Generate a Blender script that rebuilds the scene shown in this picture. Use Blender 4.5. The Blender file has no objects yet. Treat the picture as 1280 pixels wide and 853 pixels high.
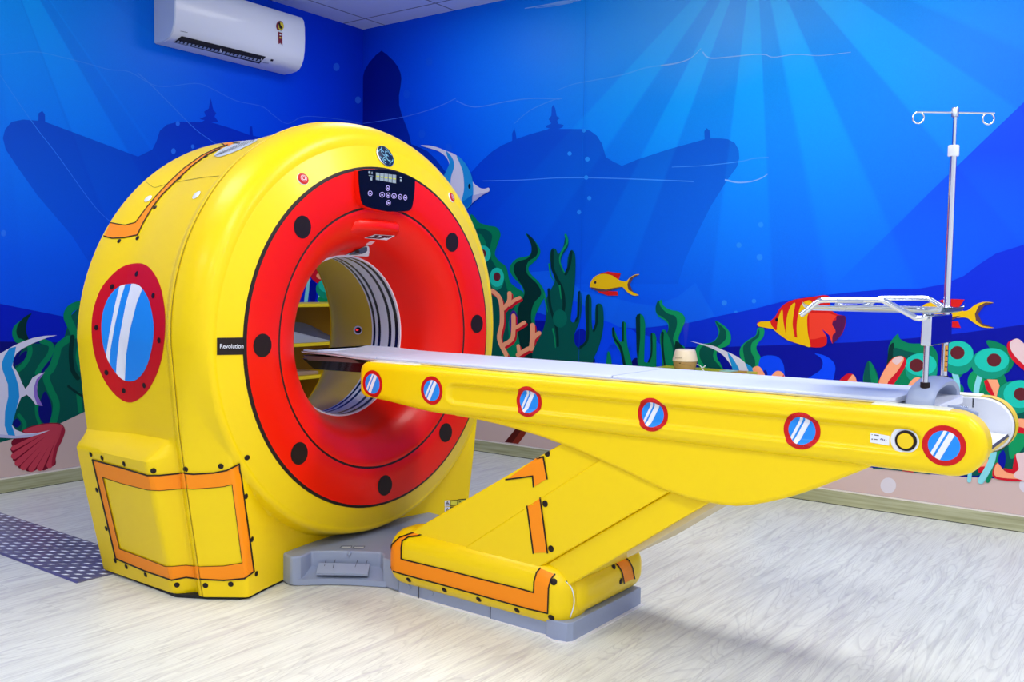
import bpy, bmesh, math, random
from math import pi, sin, cos, sqrt, atan2, radians
from mathutils import Vector, Matrix
from mathutils.bvhtree import BVHTree
from mathutils.geometry import tessellate_polygon

SC = bpy.context.scene
COL = SC.collection
random.seed(7)

# ------------------------------------------------------------------ camera
F = 1167.04
CR = Vector((0.8055522, 0.59234869, 0.01444605))
CU = Vector((-0.04764876, 0.04045888, 0.99804443))
CF = Vector((-0.59060584, 0.80466522, -0.06081642))
C0 = Vector((0, 0, 1.2))
cd = bpy.data.cameras.new('camera'); cam = bpy.data.objects.new('camera', cd); COL.objects.link(cam)
cd.sensor_width = 36; cd.lens = F / 1280 * 36; cd.clip_start = 0.05
m = Matrix((CR, CU, -CF)).transposed().to_4x4(); m.translation = C0
cam.matrix_world = m
SC.camera = cam

XL, YB, ZC = -5.308, 5.228, 3.15      # left wall, back wall, ceiling
XR, YF = 2.4, -2.4
GY, GZ = 2.84, 0.965                  # scanner bore centre

def ray(q):
    """direction through a point measured on the photograph; used to measure real positions on known planes"""
    return CF + CR * ((q[0] - 640) / F) - CU * ((q[1] - 426.5) / F)
def on_y(q, y): d = ray(q); return C0 + d * (y / d.y)
def on_x(q, x): d = ray(q); return C0 + d * (x / d.x)
def on_z(q, z): d = ray(q); return C0 + d * ((z - C0.z) / d.z)

# --------------------------------------------------------------- materials
def lin(c):
    c = c / 255
    return c / 12.92 if c <= 0.04045 else ((c + 0.055) / 1.055) ** 2.4
def rgb(c): return (lin(c[0]), lin(c[1]), lin(c[2]), 1)
MATS = {}
def mat(name, c, rough=0.5, metal=0.0, coat=0.0, spec=0.5, emit=None, bump=None, var=0.03):
    if name in MATS: return MATS[name]
    mt = bpy.data.materials.new(name); mt.use_nodes = True
    nt = mt.node_tree; b = nt.nodes['Principled BSDF']
    b.inputs['Base Color'].default_value = rgb(c)
    b.inputs['Roughness'].default_value = rough
    b.inputs['Metallic'].default_value = metal
    b.inputs['Coat Weight'].default_value = coat
    b.inputs['Coat Roughness'].default_value = 0.08
    b.inputs['Specular IOR Level'].default_value = spec
    tc = nt.nodes.new('ShaderNodeTexCoord'); nz = nt.nodes.new('ShaderNodeTexNoise')
    nz.inputs['Scale'].default_value = 9; nt.links.new(tc.outputs['Object'], nz.inputs['Vector'])
    if var:
        mr = nt.nodes.new('ShaderNodeMapRange')
        mr.inputs['To Min'].default_value = max(0, rough - var); mr.inputs['To Max'].default_value = rough + var
        nt.links.new(nz.outputs['Fac'], mr.inputs['Value']); nt.links.new(mr.outputs['Result'], b.inputs['Roughness'])
    if bump:
        n2 = nt.nodes.new('ShaderNodeTexNoise'); n2.inputs['Scale'].default_value = bump[0]
        nt.links.new(tc.outputs['Object'], n2.inputs['Vector'])
        bp = nt.nodes.new('ShaderNodeBump'); bp.inputs['Strength'].default_value = bump[1]; bp.inputs['Distance'].default_value = 0.002
        nt.links.new(n2.outputs['Fac'], bp.inputs['Height']); nt.links.new(bp.outputs['Normal'], b.inputs['Normal'])
    if emit:
        b.inputs['Emission Color'].default_value = rgb(emit[0]); b.inputs['Emission Strength'].default_value = emit[1]
    MATS[name] = mt
    return mt

YEL = mat('yellow_gloss', (246, 212, 0), 0.34, coat=0.05, spec=0.3)
YEL2 = mat('yellow_satin', (240, 205, 0), 0.5)
RED = mat('red_gloss', (236, 20, 0), 0.36, coat=0.04, spec=0.25)
DRED = mat('deep_red', (200, 8, 14), 0.45, spec=0.3)
ORG = mat('orange_vinyl', (255, 146, 8), 0.45, spec=0.3)
BLK = mat('black_vinyl', (26, 12, 10), 0.5, spec=0.3)
SKY = mat('sky_blue_vinyl', (32, 140, 238), 0.4, spec=0.3)
WHT = mat('white_vinyl', (232, 236, 246), 0.4)
WPL = mat('white_plastic', (228, 232, 242), 0.38, coat=0.2)
GRY = mat('grey_blue_plastic', (150, 162, 190), 0.45, bump=(400, .25))
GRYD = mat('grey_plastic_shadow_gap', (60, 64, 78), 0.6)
PAD = mat('pad_vinyl', (200, 208, 226), 0.45, bump=(60, .15))
CHR = mat('chrome', (225, 228, 232), 0.07, metal=1.0, var=0.02)
STEEL = mat('brushed_steel', (190, 198, 212), 0.28, metal=1.0)
CARB = mat('carbon_black', (18, 17, 22), 0.25, coat=.5)
TAUPE = mat('cradle_taupe', (105, 88, 82), 0.45)
NAVYP = mat('panel_glass', (5, 6, 18), 0.3, spec=.2)
LCD = mat('lcd_grey', (150, 165, 170), 0.3)
LCDY = mat('lcd_yellow', (205, 215, 30), 0.3)
LILAC = mat('icon_lilac', (190, 175, 235), 0.4)
STRIPE = mat('bore_stripe_dark', (22, 22, 26), 0.25)
STRIPEW = mat('bore_band_grey', (222, 228, 242), 0.3)
BORE = mat('bore_yellow', (214, 182, 0), 0.4)
CREAM = mat('cream_plastic', (246, 228, 196), 0.4)
TAN = mat('tan_plastic', (186, 150, 100), 0.45)
BEIGE = mat('beige_strip', (214, 196, 150), 0.5)
LED = mat('led_panel', (255, 255, 255), 0.4, emit=((255, 252, 248), 3.0))
ALU = mat('alu_bar', (185, 190, 205), 0.4, metal=.3)

# ---------------------------------------------------------- mesh utilities
class MB:
    def __init__(s): s.v = []; s.f = []; s.m = []; s.mats = []
    def mi(s, mt):
        if mt not in s.mats: s.mats.append(mt)
        return s.mats.index(mt)
    def add(s, vs, fs, mt):
        b = len(s.v); k = s.mi(mt); s.v += [Vector(p) for p in vs]
        for f in fs: s.f.append([b + i for i in f]); s.m.append(k)
    def grid(s, rows, mt, closed=False, flip=False):
        n = len(rows[0]); vs = [p for r in rows for p in r]; fs = []
        for i in range(len(rows) - 1):
            for j in range(n if closed else n - 1):
                a, b = i * n + j, i * n + (j + 1) % n
                f = (a, b, b + n, a + n)
                fs.append(f[::-1] if flip else f)
        s.add(vs, fs, mt)
    def box(s, x0, x1, y0, y1, z0, z1, mt):
        vs = [(x, y, z) for x in (x0, x1) for y in (y0, y1) for z in (z0, z1)]
        s.add(vs, [(0, 1, 3, 2), (4, 6, 7, 5), (0, 4, 5, 1), (2, 3, 7, 6), (0, 2, 6, 4), (1, 5, 7, 3)], mt)
    def prism(s, pts, d, mt, cap=None):
        """closed planar outline pts extruded by vector d"""
        pts = [Vector(p) for p in pts]; d = Vector(d); n = len(pts)
        s.add(pts + [p + d for p in pts], [list(range(n))], cap or mt)
        b = len(s.v) - 2 * n; k = s.mi(mt); kc = s.mi(cap or mt)
        s.f.append([b + n + i for i in range(n)][::-1]); s.m.append(kc)
        for i in range(n):
            j = (i + 1) % n; s.f.append([b + i, b + j, b + n + j, b + n + i]); s.m.append(k)
    def tube(s, path, r, mt, seg=14, cap=True):
        path = [Vector(p) for p in path]; rows = []; up = None
        for i, p in enumerate(path):
            t = (path[min(i + 1, len(path) - 1)] - path[max(i - 1, 0)]).normalized()
            if up is None: up = t.orthogonal().normalized()
            up = (up - t * up.dot(t)).normalized(); w = t.cross(up)
            rr = r[i] if isinstance(r, (list, tuple)) else r
            rows.append([p + (up * cos(a) + w * sin(a)) * rr for a in [2 * pi * k / seg for k in range(seg)]])
        s.grid(rows, mt, closed=True)
        if cap:
            s.add(rows[0], [list(range(seg))[::-1]], mt); s.add(rows[-1], [list(range(seg))], mt)
    def lathe(s, prof, c, ax, mt, seg=96, mats=None):
        """prof: (radius, distance along ax)"""
        c = Vector(c); ax = Vector(ax).normalized(); u = ax.orthogonal().normalized(); w = ax.cross(u)
        rows = [[c + ax * h + (u * cos(2 * pi * k / seg) + w * sin(2 * pi * k / seg)) * r for k in range(seg)] for r, h in prof]
        for i in range(len(rows) - 1):
            s.grid(rows[i:i + 2], mats[i] if mats else mt, closed=True)
    def sheet(s, pts, mt):
        pts = [Vector(p) for p in pts]; s.add(pts, [t for t in tessellate_polygon([pts])], mt)

def tag(o, label=None, cat=None, group=None, kind=None):
    if label: o['label'] = label
    if cat: o['category'] = cat
    if group: o['group'] = group
    if kind: o['kind'] = kind
    return o
def build(name, mb, parent=None, smooth=35, bevel=None, merge=True):
    me = bpy.data.meshes.new(name); me.from_pydata([tuple(v) for v in mb.v], [], mb.f)
    for mt in mb.mats: me.materials.append(mt)
    for p, k in zip(me.polygons, mb.m): p.material_index = k
    bm = bmesh.new(); bm.from_mesh(me)
    if merge: bmesh.ops.remove_doubles(bm, verts=bm.verts, dist=1e-5)
    if merge: bmesh.ops.recalc_face_normals(bm, faces=bm.faces)
    bm.to_mesh(me); bm.free()
    if smooth:
        me.shade_smooth(); me.set_sharp_from_angle(angle=radians(smooth))
    o = bpy.data.objects.new(name, me); COL.objects.link(o)
    if bevel:
        b = o.modifiers.new('bevel', 'BEVEL'); b.width = bevel; b.segments = 3; b.limit_method = 'ANGLE'; b.angle_limit = radians(40)
        b.harden_normals = False
    if parent:
        o.parent = parent; o.matrix_parent_inverse = Matrix.Translation(-parent.location)
    return o
def empty(name, loc, label=None, cat=None, group=None):
    o = bpy.data.objects.new(name, None); COL.objects.link(o); o.location = loc; o.empty_display_size = .1
    bpy.context.view_layer.update()
    return tag(o, label, cat, group)

def smoothpoly(pts, k=4, closed=True):
    """Catmull-Rom through pts"""
    n = len(pts); out = []
    for i in range(n if closed else n - 1):
        if closed: p0, p1, p2, p3 = pts[i - 1], pts[i], pts[(i + 1) % n], pts[(i + 2) % n]
        else: p0, p1, p2, p3 = pts[max(i - 1, 0)], pts[i], pts[i + 1], pts[min(i + 2, n - 1)]
        for j in range(k):
            t = j / k
            out.append(tuple(0.5 * ((2 * b) + (-a + c) * t + (2 * a - 5 * b + 4 * c - d) * t * t + (-a + 3 * b - 3 * c + d) * t ** 3) for a, b, c, d in zip(p0, p1, p2, p3)))
    if not closed: out.append(tuple(pts[-1]))
    return out
def stroke(pts, w0, w1=None, k=5, round_end=True):
    """outline of a brush stroke along pts; width w0 -> w1"""
    c = smoothpoly(pts, k, closed=False) if len(pts) > 2 else list(pts)
    w1 = w0 if w1 is None else w1; L, Rr = [], []; n = len(c)
    for i, p in enumerate(c):
        a, b = c[max(i - 1, 0)], c[min(i + 1, n - 1)]
        dx, dy = b[0] - a[0], b[1] - a[1]; l = math.hypot(dx, dy) or 1
        w = (w0 + (w1 - w0) * i / (n - 1)) / 2
        L.append((p[0] - dy / l * w, p[1] + dx / l * w)); Rr.append((p[0] + dy / l * w, p[1] - dx / l * w))
    def cap(p, q, w):
        if not round_end or w < 1e-3: return []
        a0 = atan2(p[1] - q[1], p[0] - q[0]); cx_, cy_ = (p[0] + q[0]) / 2, (p[1] + q[1]) / 2
        return [(cx_ + w * cos(a0 - pi * t / 6), cy_ + w * sin(a0 - pi * t / 6)) for t in range(1, 6)]
    return L + cap(L[-1], Rr[-1], w1 / 2) + Rr[::-1] + cap(Rr[0], L[0], w0 / 2)
def ell(cx, cy, rx, ry=None, n=28): 
    ry = ry or rx
    return [(cx + rx * cos(2 * pi * i / n), cy + ry * sin(2 * pi * i / n)) for i in range(n)]

# ------------------------------------------------ decals laid onto surfaces
def dots(surf, name, items, parent, label=None, h=0.0, off=.0015, n=20, mt=None):
    for q, r in items:
        m_ = MB(); surf.dot(m_, q, r, mt or BLK, off=off, n=n, h=h)
        if m_.v:
            o = build(name, m_, parent, smooth=None, merge=False); o.matrix_parent_inverse = parent.matrix_world.inverted()
            if label: o['label'] = label
class Surf:
    """painted marks on the skin of built parts: each vertex is laid on the real surface, lifted a hair along its normal"""
    def __init__(s, objs):
        dg = bpy.context.evaluated_depsgraph_get(); vs, fs = [], []
        for o in objs:
            me = o.evaluated_get(dg).to_mesh(); b = len(vs)
            vs += [o.matrix_world @ v.co for v in me.vertices]; fs += [[b + i for i in p.vertices] for p in me.polygons]
        s.t = BVHTree.FromPolygons(vs, fs)
    def hit(s, q):
        d = ray(q).normalized(); r = s.t.ray_cast(C0, d)
        if r[0] is None:
            return None, None
        n = r[1] if r[1].dot(d) < 0 else -r[1]
        return r[0], n
    def decal(s, mb, pts, mt, off=0.0012, cell=6):
        """outline given where it appears on the surface; cut in cells so it follows curvature"""
        bm = bmesh.new(); v2 = [Vector((p[0], p[1], 0)) for p in pts]
        vs = [bm.verts.new(v) for v in v2]
        for t in tessellate_polygon([v2]):
            try: bm.faces.new([vs[i] for i in t])
            except ValueError: pass
        x0, x1 = min(p[0] for p in pts), max(p[0] for p in pts); y0, y1 = min(p[1] for p in pts), max(p[1] for p in pts)
        for ax, lo, hi in ((0, x0, x1), (1, y0, y1)):
            k = lo + cell
            while k < hi:
                co = Vector((k, 0, 0)) if ax == 0 else Vector((0, k, 0)); no = Vector((1, 0, 0)) if ax == 0 else Vector((0, 1, 0))
                bmesh.ops.bisect_plane(bm, geom=bm.verts[:] + bm.edges[:] + bm.faces[:], plane_co=co, plane_no=no); k += cell
        bm.verts.index_update(); pos = {}
        for v in bm.verts:
            p, n = s.hit((v.co.x, v.co.y))
            if p is not None: pos[v.index] = p + n * off - ray((v.co.x, v.co.y)).normalized() * 0
        fs = [[v.index for v in f.verts] for f in bm.faces if all(v.index in pos for v in f.verts)]
        keep = sorted({i for f in fs for i in f}); mp = {i: k for k, i in enumerate(keep)}
        mb.add([pos[i] for i in keep], [[mp[i] for i in f] for f in fs], mt); bm.free()
    def dot(s, mb, q, r, mt, off=0.0018, n=20, h=0.0):
        p, nn = s.hit(q)
        if p is None: return
        u = nn.orthogonal().normalized(); w = nn.cross(u); out = []
        for rr in (r, r * .5):
            for i in range(n):
                a = p + (u * cos(2 * pi * i / n) + w * sin(2 * pi * i / n)) * rr
                hh = s.t.ray_cast(a + nn * .05, -nn, .12)
                out.append((hh[0] if hh[0] is not None else a) + nn * (off + (h if rr < r else 0)))
        out.append(p + nn * (off + h * 1.3))
        fs = [(i, (i + 1) % n, n + (i + 1) % n, n + i) for i in range(n)] + [(n + i, n + (i + 1) % n, 2 * n) for i in range(n)]
        mb.add(out, fs, mt)

# ================================================================= MURAL
def water_material(name, wall, shade=None, lighten=None):
    """the printed sea of the wall covering: gradient and sun rays in the wall's own coordinates"""
    if name in MATS: return MATS[name]
    mt = bpy.data.materials.new(name); mt.use_nodes = True; nt = mt.node_tree; N = nt.nodes; L = nt.links
    b = N['Principled BSDF']; b.inputs['Roughness'].default_value = 0.42; b.inputs['Specular IOR Level'].default_value = .15
    tc = N.new('ShaderNodeTexCoord'); sp = N.new('ShaderNodeSeparateXYZ'); L.new(tc.outputs['Object'], sp.inputs[0])
    U = sp.outputs['X'] if wall == 'back' else sp.outputs['Y']; V = sp.outputs['Z']
    def M(op, a, b_=None, c=None):
        n = N.new('ShaderNodeMath'); n.operation = op
        for i, x in enumerate((a, b_, c)):
            if x is None: continue
            if isinstance(x, (int, float)): n.inputs[i].default_value = x
            else: L.new(x, n.inputs[i])
        return n.outputs[0]
    su, sv = (-2.145, 3.244) if wall == 'back' else (2.439, 3.162)
    du = M('SUBTRACT', U, su); dv = M('SUBTRACT', sv + .0, V)
    ang = M('ARCTAN2', du, dv)
    # distance, stretched
    kx = .62 if wall == 'back' else .8
    d = M('SQRT', M('ADD', M('MULTIPLY', M('MULTIPLY', du, kx), M('MULTIPLY', du, kx)), M('MULTIPLY', dv, M('MULTIPLY', dv, .5))))
    def ramp(fac, stops, interp='LINEAR', col=True):
        r = N.new('ShaderNodeValToRGB'); r.color_ramp.interpolation = interp; e = r.color_ramp.elements
        while len(e) > 1: e.remove(e[-1])
        for i, (p, c) in enumerate(stops):
            q = e[0] if i == 0 else e.new(p)
            q.position = p; q.color = rgb(c) if col else (c, c, c, 1)
        L.new(fac, r.inputs[0]); return r.outputs[0]
    if wall == 'back':
        base = ramp(M('DIVIDE', d, 2.6), [(0, (60, 190, 255)), (.1, (20, 172, 255)), (.26, (6, 152, 252)), (.42, (2, 124, 250)), (.60, (0, 86, 242)), (.78, (0, 50, 214)), (1, (0, 24, 176))])
    else:
        base = ramp(M('DIVIDE', d, 2.6), [(0, (10, 160, 248)), (.12, (6, 146, 246)), (.3, (0, 118, 242)), (.5, (0, 84, 236)), (.7, (0, 58, 226)), (1, (0, 34, 196))])
    # rays
    P = (lambda q: on_y(q, YB)) if wall == 'back' else (lambda q: on_x(q, XL))
    def an(q):
        p = P(q); return atan2((p.x if wall == 'back' else p.y) - su, sv - p.z)
    if wall == 'back':
        edges = [((430, 260), 0), ((700, 60), .45), ((755, 120), 1), ((800, 110), 0), ((845, 100), 1), ((880, 100), 0), ((921, 79), 1), ((953.4, 82), .1), ((981, 82), 1), ((1019, 78), 0), ((1077, 69), .9), ((1149, 51), .2), ((1150, 22), .7)]
        # pairs: angle of an edge, and the level that follows it
        pts = [(740, 190), (1, 1)]
        E_ = [(an((560, 300)), .25), (an((720, 157)), .9), (an((757, 189)), .1), (an((799, 200)), .95), (an((846, 184)), .1), (an((905, 230)), .9), (an((958, 180)), .15), (an((1000, 180)), .9), (an((1062, 175)), .0), (an((1130, 127)), .85), (an((1215, 98)), .1), (an((1232, 40)), .6)]
    else:
        E_ = [(an((20, 240)), .5), (an((60, 88)), .0), (an((85, 150)), .85), (an((125, 130)), .1), (an((152, 130)), .7), (an((196, 190)), .2), (an((260, 95)), .0)]
    E_.sort()
    a0, a1 = -pi / 2, pi / 2
    stops = [(0, .3)] + [((a - a0) / (a1 - a0), v) for a, v in E_]
    # soft constant steps
    st2 = []
    for i, (p, v) in enumerate(stops):
        if i: st2.append((p - .0015, stops[i - 1][1]))
        st2.append((p, v))
    rayv = ramp(M('DIVIDE', M('SUBTRACT', ang, a0), a1 - a0), st2[:31], 'LINEAR', col=False)
    fade = M('MAXIMUM', M('SUBTRACT', 1.0, M('DIVIDE', d, 2.2)), .2)
    amt = M('MULTIPLY', M('MULTIPLY', M('SUBTRACT', rayv, .42), fade), .6)
    # speckle of the print
    nz = N.new('ShaderNodeTexNoise'); nz.inputs['Scale'].default_value = 160; nz.inputs['Detail'].default_value = 2; L.new(tc.outputs['Object'], nz.inputs['Vector'])
    nz2 = N.new('ShaderNodeTexNoise'); nz2.inputs['Scale'].default_value = 2.2; L.new(tc.outputs['Object'], nz2.inputs['Vector'])
    gain = M('ADD', M('ADD', 1.1, M('MULTIPLY', amt, .75)), M('MULTIPLY', M('SUBTRACT', nz.outputs['Fac'], .5), .18))
    vm = N.new('ShaderNodeVectorMath'); vm.operation = 'MULTIPLY'; L.new(base, vm.inputs[0])
    cb = N.new('ShaderNodeCombineXYZ'); L.new(gain, cb.inputs[0]); L.new(M('POWER', gain, 1.25), cb.inputs[1]); L.new(M('POWER', gain, .5), cb.inputs[2])
    L.new(cb.outputs[0], vm.inputs[1]); col = vm.outputs[0]
    def mix(c, other, fac):
        mx = N.new('ShaderNodeMix'); mx.data_type = 'RGBA'; L.new(c, mx.inputs['A']); mx.inputs['B'].default_value = rgb(other)
        if isinstance(fac, (int, float)): mx.inputs['Factor'].default_value = fac
        else: L.new(fac, mx.inputs['Factor'])
        return mx.outputs['Result']
    # printed sea surface glow at the top
    if wall == 'back':
        g = N.new('ShaderNodeMapRange'); g.interpolation_type = 'SMOOTHSTEP'
        L.new(M('ADD', V, M('MULTIPLY', M('SUBTRACT', nz2.outputs['Fac'], .5), .25)), g.inputs['Value'])
        g.inputs['From Min'].default_value = 2.3; g.inputs['From Max'].default_value = 2.9
        win = M('MAXIMUM', M('SUBTRACT', 1.0, M('ABSOLUTE', M('DIVIDE', M('ADD', U, 2.3), 1.0))), 0.0)
        col = mix(col, (150, 205, 255), M('MULTIPLY', M('MULTIPLY', g.outputs[0], win), .38))
    if shade:
        c, f_hi, f_lo, z_hi, z_lo = shade
        mr = N.new('ShaderNodeMapRange'); L.new(V, mr.inputs['Value'])
        mr.inputs['From Min'].default_value = z_lo; mr.inputs['From Max'].default_value = z_hi
        mr.inputs['To Min'].default_value = f_lo; mr.inputs['To Max'].default_value = f_hi
        col = mix(col, c, mr.outputs[0])
    if lighten: col = mix(col, lighten[0], lighten[1])
    L.new(col, b.inputs['Base Color'])
    MATS[name] = mt; return mt

def flat(name, c): return mat('print_' + name, c, 0.45, spec=.12)
class Mural:
    def __init__(s, wall):
        s.wall = wall; s.mb = MB(); s.k = 0
    def P(s, q, k):
        s.n = getattr(s, 'n', 0); off = .0003 * k + .0000008 * s.n
        if s.wall == 'back': return on_y(q, YB) + Vector((0, -off, 0))
        return on_x(q, XL) + Vector((off, 0, 0))
    def poly(s, pts, mt, layer):
        # keep inside the wall
        out = []; s.n = getattr(s, 'n', 0) + 1
        for q in pts:
            p = s.P(q, layer)
            if s.wall == 'back': p.x = max(p.x, XL + .001); p.x = min(p.x, XR)
            else: p.y = min(p.y, YB - .001); p.y = max(p.y, YF)
            p.z = min(max(p.z, 0.085), ZC - .002)
            out.append(p)
        s.mb.sheet(out, mt)

def T(ox, oy, s): return lambda pts: [(ox + x / s, oy + y / s) for x, y in pts]

# ---------------------------------------------------------- back wall
B = Mural('back')
W0 = water_material('print_sea_back', 'back')
B.mb.sheet([(XL, YB, 0), (XR, YB, 0), (XR, YB, ZC), (XL, YB, ZC)], W0)
SIL = water_material('print_sea_back_wreck', 'back', shade=((0, 20, 190), .62, .12, 2.15, 1.25))
SILT = water_material('print_sea_back_tall', 'back', shade=((0, 0, 120), .85, .45, 2.6, 1.75))
HILL = water_material('print_sea_back_hill', 'back', shade=((0, 36, 212), .9, .85, 1.2, .8))
NAVY = flat('navy', (0, 14, 156)); DNAVY = flat('dark_navy', (2, 6, 105))
MIDB = flat('mid_blue', (0, 70, 250)); LBLU = water_material('print_sea_back_haze', 'back', lighten=((20, 120, 255), .3))
GD = flat('green_dark', (0, 84, 76)); GDD = flat('green_black', (0, 48, 46)); GL = flat('green_leaf', (0, 128, 86)); GM = flat('green_bright', (10, 150, 92))
TEAL = flat('teal_light', (28, 196, 176)); TEALD = flat('teal_dark', (16, 150, 122)); PUP = flat('maroon', (98, 34, 44)); STEM = flat('stem_aqua', (134, 214, 226))
COR = flat('coral', (250, 166, 124)); CORR = flat('coral_red', (204, 20, 42)); PALE = flat('pale_pink', (228, 198, 200))
FY = flat('fish_yellow', (236, 190, 12)); FR = flat('fish_red', (214, 28, 28)); FO = flat('fish_orange_red', (240, 62, 44)); FP = flat('fish_plum', (84, 20, 78)); FB = flat('fish_brown', (96, 66, 72))
FW = flat('fish_white', (216, 216, 240)); FC = flat('fish_cyan', (34, 150, 226)); FK = flat('fish_eye', (14, 14, 40))
SAND = flat('sand', (206, 182, 178)); SANDB = flat('sand_bubble', (216, 210, 220)); CAUS = water_material('print_sea_back_glint', 'back', lighten=((150, 210, 255), .16))
CAUS2 = water_material('print_sea_back_glint_strong', 'back', lighten=((190, 225, 255), .42))
BUB = water_material('print_sea_back_bubble', 'back', lighten=((60, 170, 255), .38)); BUB2 = water_material('print_sea_back_bubble_soft', 'back', lighten=((30, 100, 240), .35))
SEAM = flat('wall_seam', (0, 60, 200))
sp = smoothpoly
# diagonal dark hill at right, sea hills, navy depth
B.poly([(985, 414), (1060, 341), (1122, 281), (1160, 243), (1225, 180), (1290, 118), (1420, 0), (2744, -900), (2744, 520), (1290, 420), (1120, 420)], water_material('print_sea_back_slope', 'back', shade=((0, 40, 232), .75, .0, 1.9, 1.2)), 1)
t = T(580, 100, 3.368)
B.poly(t([(-60, 470), (30, 390), (70, 345), (120, 300), (160, 275), (203, 256), (203, 225), (212, 203), (218, 225), (221, 248), (280, 228), (345, 210), (362, 204), (345, 200), (348, 192), (368, 183), (357, 165), (368, 150), (370, 115), (376, 105), (384, 120), (390, 152), (404, 160), (392, 170), (397, 184), (420, 190), (414, 200), (398, 206), (500, 207), (530, 213), (560, 235), (582, 270), (597, 325), (630, 345), (665, 362), (730, 335), (860, 292), (1013, 250), (1012, 215), (1022, 203), (1034, 213), (1037, 246), (1080, 246), (1110, 249), (1140, 265), (1157, 295), (1159, 330), (1150, 365), (1110, 420), (1040, 530), (985, 640), (930, 760), (900, 860), (-60, 860)]), SIL, 2)
t = T(450, 30, 5.02)
B.poly(t([(18, 700), (18, 330), (30, 290), (60, 240), (100, 195), (135, 168), (165, 188), (210, 230), (240, 270), (256, 312), (260, 345), (255, 390), (245, 450), (247, 510), (262, 570), (290, 640), (310, 700), (322, 755), (350, 765), (420, 795), (480, 853), (560, 960), (560, 1300), (18, 1300)]), SILT, 3)
t = T(440, 0, 3.048)
B.poly(t(stroke([(-60, 480), (45, 470), (200, 445), (320, 410), (395, 375)], 2, 3)), CAUS, 4)
B.poly(t(stroke([(400, 385), (470, 408), (600, 385), (690, 375), (790, 378)], 4, 3)), CAUS, 4)
B.poly(t(stroke([(620, 470), (680, 420), (770, 380), (800, 375)], 2, 4)), CAUS, 4)
B.poly(t(stroke([(500, 690), (650, 686), (800, 678), (1000, 680), (1300, 692)], 3, 4)), CAUS, 4)
B.poly(t(stroke([(780, 345), (840, 322), (900, 310), (1030, 285), (1120, 258), (1180, 250)], 2, 6)), CAUS, 4)
B.poly(t(stroke([(1180, 250), (1240, 240), (1290, 222), (1330, 185)], 6, 2)), CAUS2, 4)
B.poly(t(stroke([(660, 32), (720, 22), (800, 8), (870, 0)], 3, 6)), CAUS2, 4)
B.poly(t(stroke([(700, 30), (760, 24), (840, 10)], 2, 3)), CAUS2, 5)
B.poly(t([(740, 22), (780, 6), (860, -4), (820, 14)]), CAUS2, 4)
t = T(840, 0, 2.909)
B.poly(t(stroke([(113, 190), (125, 205), (150, 212), (220, 206), (300, 198), (340, 199), (370, 208), (450, 198), (540, 202), (650, 190)], 5, 2)), CAUS2, 4)
B.poly(t(stroke([(195, 655), (240, 664), (290, 660), (325, 648), (347, 634)], 6, 2)), CAUS2, 4)
B.poly(t(stroke([(0, 608), (120, 602), (245, 588), (300, 576), (350, 573)], 2, 4)), CAUS, 4)
for (x, y, r) in ((435, 237, 20), (293, 440, 20), (390, 690, 20), (557, 778, 20)):
    q = T(450, 30, 5.02)([(x, y)])[0]; B.poly(ell(q[0], q[1], r / 5.02, r * 1.4 / 5.02), BUB2, 5)
for (x, y, r) in ((505, 213, 8), (445, 310, 9), (520, 333, 10), (515, 411, 9), (528, 498, 9), (485, 557, 9), (1250, 610, 11), (1158, 696, 11), (1245, 747, 13)):
    q = T(580, 100, 3.368)([(x, y)])[0]; B.poly(ell(q[0], q[1], r / 3.368), BUB, 5)
for q, r in (((905.5, 378.8), 3.4), ((942.5, 376.6), 2.8), ((920, 391), 2.4)): B.poly(ell(q[0], q[1], r), BUB, 5)
# mid hills left and right of the picture
t = T(760, 360, 6.4)
B.poly(t([(-700, -120), (-420, -140), (-200, 30), (0, 70), (200, 120), (370, 145), (560, 70), (700, -40), (900, 300), (640, 285), (420, 310), (200, 322), (0, 305), (-700, 250)]), LBLU, 3)
B.poly([(-60 + 620, 372), (640, 380), (700, 400), (760, 409), (800, 411), (840, 406), (860, 404), (900, 395), (940, 387), (975, 378), (1007, 371.5), (1060, 366), (1110, 361.5), (1150, 361), (1180, 355.5), (1205, 345), (1225, 330), (1245, 317), (1280, 306), (1440, 290), (1700, 300), (2100, 250), (2744, 300), (2744, 1200), (560, 700)], HILL, 6)
B.poly([(560, 410), (600, 405), (650, 400), (700, 402), (730, 412), (760, 432), (830, 434), (905, 434), (991, 431), (1070, 428), (1140, 423), (1200, 417), (1280, 406), (1440, 395), (1900, 420), (2744, 440), (2744, 1200), (560, 700)], NAVY, 7)
B.poly(ell(745, 440, 45, 40), MIDB, 8); B.poly(ell(795, 455, 40, 38), MIDB, 8); B.poly(ell(712, 398, 26, 22), MIDB, 8)
# sand
SL = [(470, 420), (600, 438), (640, 447), (700, 470), (800, 515), (900, 552), (1000, 577), (1085, 584), (1100, 586), (1163, 593), (1200, 596), (1280, 600), (1440, 622), (2000, 690), (2744, 790)]
B.poly(SL + [(2744, 1600), (400, 640), (400, 420)], SAND, 9)
B.poly(T(590, 520, 8.533)([(350, 280), (445, 165), (470, 130), (600, 130), (570, 200), (495, 300)]), flat('rust', (84, 20, 16)), 10)
B.poly(T(590, 520, 8.533)([(430, 290), (520, 165), (545, 130), (600, 130), (570, 200), (495, 300)]), flat('rust_light', (128, 42, 28)), 11)
for q, r in (((1110.5, 607), 9.8), ((1283, 607), 9)): B.poly(ell(q[0], q[1], r), SANDB, 10)
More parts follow.
